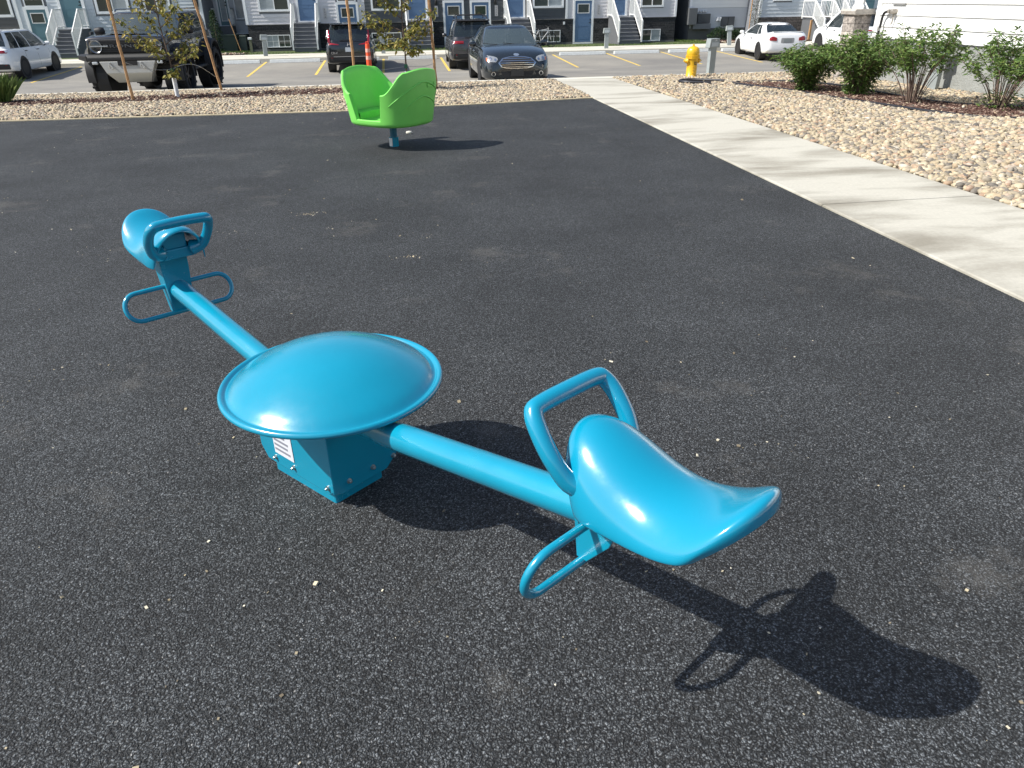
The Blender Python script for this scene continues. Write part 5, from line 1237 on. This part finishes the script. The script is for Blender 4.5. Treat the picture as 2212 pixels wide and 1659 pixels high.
door(lt, lu[0], .42, lu[1], 2.5, -.02, DOOR_TEAL, True); door_frame(lt, lu[0], .42, lu[1], 2.5, -.02, .14)
window(lt, -14.62, 1.0, -13.0, 2.5, -.02, 2, .12, blind=(0, 1)); window(lt, -20.3, .93, -18.56, 2.5, -.02, 2, .12); window(lt, -12.3, 1.0, -11.0, 2.5, -.02, 2, .10, blind=(0, 1))
for x in (-21.5, -18.5, -15.5, -12.2): window(lt, x, 3.4, x+1.4, 4.7, -.02, 2, .09)
trim_box(lt, (-18.46, -.05, -.8), (-18.30, 0, 5.6)); trim_box(lt, (-9.6, -.05, -.8), (-9.46, .06, 5.6))
steps(lt, -15.75, 1.10, -.02, .36, -.80, 7, landing=1.0)
b = MB(); b.prism([(-9.86, 1.62), (-9.60, 1.62), (-9.66, 1.24), (-9.80, 1.24)], -.22, -.02, 'xz'); b.build('wall_lantern', PLASTIC, lt)
roof_slab(lt, -30, -9.5, 0, 9, 5.8)
# --- recessed wing between the two rows
rw = empty('townhouse_wing', (0, 47, 0), 0, 'recessed grey wing with a glass door, between the two townhouse rows', 'house wing')
block(rw, -12, -5.5, 0, 6, 5.6, SID_MD)
lap(rw, -10.6, -7.3, -.45, 5.5, 0, mat('siding_wing', (.55, .56, .575), .65, bump=(45., .3, .006)), .165, 'siding', [(-9.34, .2, -8.66, 2.45), (-8.44, .56, -7.86, 2.2)])
door(rw, -9.24, .30, -8.76, 2.35, -.02, DOOR_TEAL, True, 1, True); door_frame(rw, -9.24, .30, -8.76, 2.35, -.02, .09)
window(rw, -8.42, .58, -7.88, 2.15, -.02, 1, .07, blind=(1,)); window(rw, -8.56, -.46, -7.72, -.12, -.03, 1, slim=True)
b = MB(); b.b2((-10.6, -.05, -1.2), (-7.3, .02, -.45)); b.build('foundation', FOUND, rw)
b = MB(); b.b2((-9.45, -1.0, -1.1), (-8.5, -.06, .27)); b.build('landing', STEP_DK, rw)
for s in (-9.45, -8.5):
    b = MB(); b.bar((s, -1.0, 1.15), (s, -.06, 1.15), .05, .05); b.bar((s, -1.0, .36), (s, -.06, .36), .05, .04)
    for i in range(8): b.b2((s-.01, -1.0+i*.13, .3), (s+.01, -.98+i*.13, 1.15))
    b.build('railing', WHITE_V, rw)
# --- right-hand grey house with meters
g2 = empty('house', (0, FY, 0), 0, 'grey-sided house with utility meters behind the hedge and white coupe', 'house')
block(g2, 17.1, 20.6, .3, 8, 5.8, SID_MD)
lap(g2, 17.1, 20.6, -.25, .80, .3, mat('siding_cool_grey', (.58, .60, .62), .65, bump=(45., .3, .006)), .18, 'siding'); lap(g2, 17.1, 20.6, .80, 5.7, .29, SID_WH, .18, 'siding')  # upper boards white: sunlit band of the grey wall put into the siding colour
b = MB(); b.b2((17.05, .24, -1.2), (20.6, .32, -.26)); b.build('foundation', FOUND_DK, g2)
b = MB(); b.b2((16.98, .18, .66), (17.12, .4, 5.7)); b.build('trim', WHITE_T, g2)
b = MB(); b.b2((16.85, -.15, -.05), (17.35, .26, .80)); b.build('electric_cabinet', mat('cabinet_grey', (.12, .125, .13), .6), g2, bevel=.01)
b = MB(); b.b2((17.45, -.02, .02), (18.2, .27, .50)); b.build('electric_cabinet', mat('cabinet_dark', (.055, .06, .065), .6), g2, bevel=.01)
b = MB(); b.b2((17.2, -.05, -.28), (18.25, .26, .0)); b.build('meter_base', mat('meter_base', (.17, .175, .18), .7), g2)
for x in (17.50, 17.66, 17.82, 17.98): b = MB(); b.lathe([(.06, 0), (.065, -.05), (.05, -.09), (1e-3, -.10)], 14, (x, .25, .62), 'y'); b.build('meter', CLEARL, g2, smooth=True)
for x in (18.98, 19.38): b = MB(); b.b2((x, .16, -.16), (x+.37, .28, .33)); b.build('shutter_panel', mat('panel_grey', (.10, .105, .11), .6), g2, bevel=.006)
for x in (18.72, 18.86): b = MB(); b.prism([(x, .30), (x+.09, .30), (x+.03, .12), (x-.06, .12)], .12, .26, 'xz'); b.build('vent_hood', WHITE_T, g2)
roof_slab(g2, 17.1, 20.6, .3, 8, 5.8)
tb = empty('house', (0, 49, 0), 0, 'house with a teal door seen in the gap right of the townhouse row', 'house')
block(tb, 15, 21, 0, 6, 5.5, SID_MD); lap(tb, 16.2, 19, -.5, 5.4, 0, SID_WH, .165, 'siding', [(18.1, -.7, 19.0, 1.9)])
door(tb, 18.22, -.42, 18.98, 1.62, -.02, DOOR_TEAL, True, 1, True); door_frame(tb, 18.22, -.42, 18.98, 1.62, -.02, .12)
b = MB(); b.tube([(16.75, -.1, .5), (16.7, -.12, -.25), (16.55, -.5, -.80), (16.4, -1.1, -.86)], .06, 8); b.build('downspout', WHITE_T, tb, smooth=True)
# --- blue-grey house with side stairs
b3 = empty('house', (0, 42.6, 0), 0, 'blue-grey house with a brown stone base and white railed stairs, behind the white coupe', 'house')
block(b3, 20.5, 34, 0, 9, 5.8, SID_MD)
hs = [(21.2, 1.1, 22.3, 2.6), (24.4, .2, 25.3, 2.5), (26.4, .2, 27.3, 2.5)]
lap(b3, 20.5, 34, .30, 5.7, 0, SID_BLUE, .18, 'siding', hs)
b = MB(); b.b2((20.45, -.06, -1.2), (34, .01, .30)); b.build('stone_base', STONE_GREY, b3)
window(b3, 21.2, 1.1, 22.3, 2.5, -.02, 2, .09); door(b3, 24.42, .22, 25.28, 2.3, -.02, DOOR_TEAL); door(b3, 26.42, .22, 27.28, 2.3, -.02, DOOR_TEAL)
window(b3, 21.9, -.55, 22.5, -.15, -.065, 1, slim=True)
trim_box(b3, (20.42, -.05, .30), (20.56, .05, 5.7))
steps(b3, 23.55, 1.0, -.02, .20, -.84, 6, landing=1.3); steps(b3, 25.2, 1.0, -.02, .30, -.84, 6, landing=1.3)
b = MB(); b.b2((22.95, -1.25, -.9), (23.05, -1.15, .15)); b.build('deck_post', WOOD, b3)
roof_slab(b3, 20.5, 34, 0, 9, 5.8)
# --- white house at the right: long wall facing the sun
wh = empty('house', (WALLX, 17.2, 0), R(-90), 'white-sided house with a grey parged foundation behind the shrubs at the right', 'house')
# local x runs towards the viewer's side (world -Y), local y = world +X
b = MB(); b.b2((.02, .03, -1.), (19, 9, 4.2)); b.build('wall', SID_WH, wh)
b = MB(); z = .55
while z < 4.1:
    z1 = min(z+.235, 4.15); b.add([(.1, 0, z), (19, 0, z), (19, -.03, z+.002), (.1, -.03, z+.002), (19, -.004, z1), (.1, -.004, z1)], [(0, 1, 2, 3), (3, 2, 4, 5)]); z += .235
b.build('siding', SID_WH, wh)
b = MB(); b.add([(0, -.012, -1.0), (19, -.012, -1.0), (19, -.012, .53), (0, -.012, .53), (19, .05, .53), (0, .05, .53)], [(0, 1, 2, 3), (3, 2, 4, 5)]); b.build('foundation', FOUND, wh)
b = MB(); b.b2((.1, -.035, .535), (19, 0, .552)); b.build('flashing', mat('flashing', (.2, .2, .2), .5, metal=.5), wh)
b = MB(); b.b2((-.05, -.05, .50), (.10, .02, 4.2)); b.b2((-.05, .02, .5), (-.02, 9, 4.2)); b.build('corner_trim', WHITE_V, wh)
roof_slab(wh, 0, 19, 0, 9, 4.25)
# gas line on the wall
b = MB(); b.tube(smooth_path([(.62, -.06, 1.08), (.42, -.10, 1.09), (.33, -.11, 1.02), (.30, -.11, .80), (.27, -.11, .45), (.27, -.11, -.35)], 5), .028, 10)
p = b.build('gas_pipe', PLASTIC, wh, smooth=True, sharp=0)
b = MB(); b.lathe([(.03, -.16), (.05, -.15), (.05, -.02), (.03, -.01)], 14, (.66, 0, 1.10), 'y'); b.tube([(.66, -.08, 1.05), (.66, -.08, .88), (.64, -.09, .84)], .016, 8); b.tube([(.50, -.1, 1.06), (.50, -.1, 1.14)], .035, 10)
b.build('gas_regulator', mat('regulator', (.36, .33, .29), .45, metal=.5), p, smooth=True, sharp=40)
b = MB(); b.tube([(.30, -.11, .70), (.30, -.11, .76)], .042, 12); b.tube([(.29, -.11, .58), (.29, -.11, .62)], .042, 12); b.build('coupling', STEEL, p, smooth=True)
b = MB(); b.b2((.48, -.055, 1.235), (.95, -.03, 1.265)); b.build('vent_cover', mat('vent_grey', (.25, .25, .25), .6), wh)
b = MB(); b.tube([(.03, -.08, .6), (.03, -.09, .12), (.02, -.14, -.05), (.0, -.42, -.22)], .045, 8); b.build('downspout', WHITE_V, wh, smooth=True)
# stone pier at its far corner
pr = empty('stone_pillar', (10.93, 17.62, 0), 0, 'tan ledge-stone pillar with a cap stone at the corner of the white house', 'pillar')
b = MB(); b.b2((-.20, -.24, -.6), (.20, .24, 1.03)); b.build('shaft', STONE_TAN, pr)
b = MB(); b.prism([(-.25, 1.03), (.24, 1.03), (.24, 1.10), (.22, 1.14), (-.24, 1.14), (-.27, 1.10)], -.31, .31, 'xz'); b.build('cap', mat('cap_stone', (.40, .37, .33), .8, noise=(12., .2), bump=(30., .5, .01)), pr)
b = MB(); b.lathe([(.17, 1.14), (.17, 1.20), (.13, 1.24), (.13, 3.2), (.17, 3.3)], 4, (0, 0, 0)); b.build('column', WHITE_V, pr)
# ------------------------------------------------------------ things along the far buildings
def hedge(x0, x1, y, z0, hh, label, n, m=DARK_LEAF, size=.09, dep=.45):
    r = empty('hedge', ((x0+x1)/2, y, z0), 0, label, 'hedge'); pos = []; w_ = (x1-x0)/2
    for _ in range(n):
        a = random.uniform(-1, 1); q = random.uniform(-1, 1); tp = (1-.35*abs(a)**3)*(1+.12*math.sin(a*9)); pos.append((a*w_, q*dep, random.uniform(.05, 1)**.6*hh*tp*(1-.25*q*q)))
    leaves('foliage', pos, size, m, r)
    b = MB()
    for i in range(8): xx = random.uniform(-w_*.7, w_*.7); b.tube([(xx, 0, 0), (xx+random.uniform(-.2, .2), 0, hh*.7)], .012, 5)
    b.build('stems', BARK, r)
hedge(17.85, 19.75, 43.0, -.92, .78, 'dark green hedge under the grey-sided house behind the hydrant', 2200)
r = empty('juniper_bush', (-8.95, 43.6, -.9), 0, 'tall dark feathery bush behind the black truck', 'bush'); pos = []
for _ in range(1500): h_ = random.random(); q = (1-h_)*.55+.08; a = random.uniform(0, 6.28); pos.append((math.cos(a)*q*random.random()**.4, math.sin(a)*q*random.random()**.4, h_*2.0))
leaves('foliage', pos, .09, DARK_LEAF, r); b = MB(); b.tube([(0, 0, 0), (0, 0, 1.7)], [.04, .01], 6); b.build('trunk', BARK, r)
r = empty('climbing_bush', (20.1, 42.3, -.9), 0, 'thin bushy sapling by the blue-grey house, behind the white coupe', 'bush'); pos = []
for _ in range(700): h_ = random.random(); a = random.uniform(0, 6.28); q = .32*random.random()**.5; pos.append((math.cos(a)*q, math.sin(a)*q, .2+h_*2.3))
leaves('foliage', pos, .08, DARK_LEAF, r); b = MB(); b.tube([(0, 0, 0), (.05, 0, 2.4)], [.03, .01], 6); b.tube([(0, 0, .6), (.3, 0, 1.9)], [.015, .005], 5); b.build('trunk', BARK, r)
b = MB(); b.tube([(0, 0, 0), (.0, 0, 2.4)], .028, 6); o = b.build('tree_stake', WOOD); o.location = (19.5, 41.6, -.85); tag(o, 'thin wooden stake behind the roof of the white coupe', 'stake')
b = MB(); b.tube([(0, 0, 0), (-.35, 0, 1.6)], .022, 6); o = b.build('tree_stake', WOOD); o.location = (-7.75, 43.2, -.9); tag(o, 'thin reddish stake leaning by the dark bins behind the black truck', 'stake')
def bin_box(x, y, w_, h_, label, m):
    r = empty('utility_box', (x, y, -.9), 0, label, 'utility box'); b = MB(); b.box((0, 0, h_/2), (w_, .6, h_), taper=1.03); b.build('cabinet', m, r, bevel=.02)
    b = MB(); b.box((0, 0, h_+.03), (w_*1.08, .68, .06)); b.build('lid', m, r, bevel=.015)
bin_box(-8.30, 43.7, .70, .80, 'dark green box in the gap behind the black truck', mat('bin_dark', (.012, .028, .022), .5))
bin_box(-7.72, 44.2, .34, .72, 'narrow grey-green box beside the dark green one', mat('bin_grey', (.09, .11, .09), .6))
r = empty('bollard_light', (-7.12, 42.6, -.88), 0, 'short post with a pale cap at the corner of the townhouse stone base', 'bollard light')
b = MB(); b.b2((-.06, -.06, 0), (.06, .06, .62)); b.build('post', mat('post_olive', (.16, .16, .10), .7), r); b = MB(); b.b2((-.09, -.09, .62), (.09, .09, .72)); b.build('cap', WHITE_T, r, bevel=.01)
rocksP = [(-8.8, 39.3), (-7.0, 39.3), (-7.0, 39.9), (-8.8, 39.9)]
rocks('river_stones', rocksP, 120, .04, .08, label='strip of pale stones by the lawn in the gap behind the black truck', cat='gravel')
rocks('river_stones', [(17.2, 39.2), (21, 39.2), (21, 40.0), (17.2, 40.0)], 60, .04, .08, label='pale stones along the far pavement behind the hydrant', cat='gravel')
chips('mulch', [(16.9, 39.2), (22, 39.2), (22, 43.5), (16.9, 43.5)], 120, .14, MULCH, label='mulch bed in front of the grey-sided house', cat='mulch', lift=-.0)
chips('mulch', [(-10, 39.1), (-7.0, 39.1), (-7.0, 40.8), (-10, 40.8)], 120, .12, MULCH, label='mulch strip behind the black truck', cat='mulch')
# bicycle by the basement window
def bicycle(x, y, z):
    r = empty('bicycle', (x, y, z), R(20), 'dark bicycle standing behind the right mirror of the black sedan', 'bicycle')
    for xx in (-.52, .52):
        b = MB(); b.tube([(xx+.32*math.cos(t*.2618), 0, .33+.32*math.sin(t*.2618)) for t in range(24)], .020, 8, closed=True)
        for i in range(10): t = i*.628; b.bar((xx, 0, .33), (xx+.31*math.cos(t), 0, .33+.31*math.sin(t)), .004, .004, upv=(0, 1, 0))
        b.build('wheel', TYRE, r, smooth=True)
    b = MB()
    for p, q in (((-.52, 0, .33), (-.08, 0, .30)), ((-.52, 0, .33), (-.22, 0, .78)), ((-.08, 0, .30), (-.24, 0, .85)), ((-.08, 0, .30), (.36, 0, .76)), ((-.22, 0, .78), (.34, 0, .84)), ((.52, 0, .33), (.33, 0, .92))): b.tube([p, q], .016, 8)
    b.build('frame', mat('bike_frame', (.55, .55, .55), .4), r, smooth=True, sharp=50)
    b = MB(); b.tube([(.33, -.26, .98), (.33, 0, .94), (.33, .26, .98)], .013, 8); b.build('handlebar', PLASTIC, r, smooth=True)
    b = MB(); b.b2((-.36, -.06, .86), (-.12, .06, .90)); b.build('saddle', PLASTIC, r, bevel=.015)
bicycle(7.62, 39.75, -.80)
# grass tufts on the far lawns
def tufts(poly, n, label):
    px, py = scatter(poly, n); pos = np.stack([px, py, -.80-.02*(py-38.9)], 1); m_ = len(pos)
    o = leaves('lawn_grass', pos, .10, GRASSM, None, ratio=.16, dirs=np.tile([0, 0, 1.], (m_, 1)), jit=.45, kind='stuff'); tag(o, label, 'grass', kind='stuff')
tufts([(-9.3, 39.8), (-7.3, 39.8), (-7.3, 46.8), (-10.4, 46.8)], 260, 'bright green lawn in the gap behind the black truck')
tufts([(16.2, 39.6), (17.0, 39.6), (18.2, 48.8), (16.2, 48.8)], 260, 'bright green lawn in the gap right of the townhouse row')
tufts([(-7.2, 39.0), (16.1, 39.0), (16.1, 41.2), (-7.2, 41.2)], 40, 'thin strip of grass between the pavement and the townhouse steps')
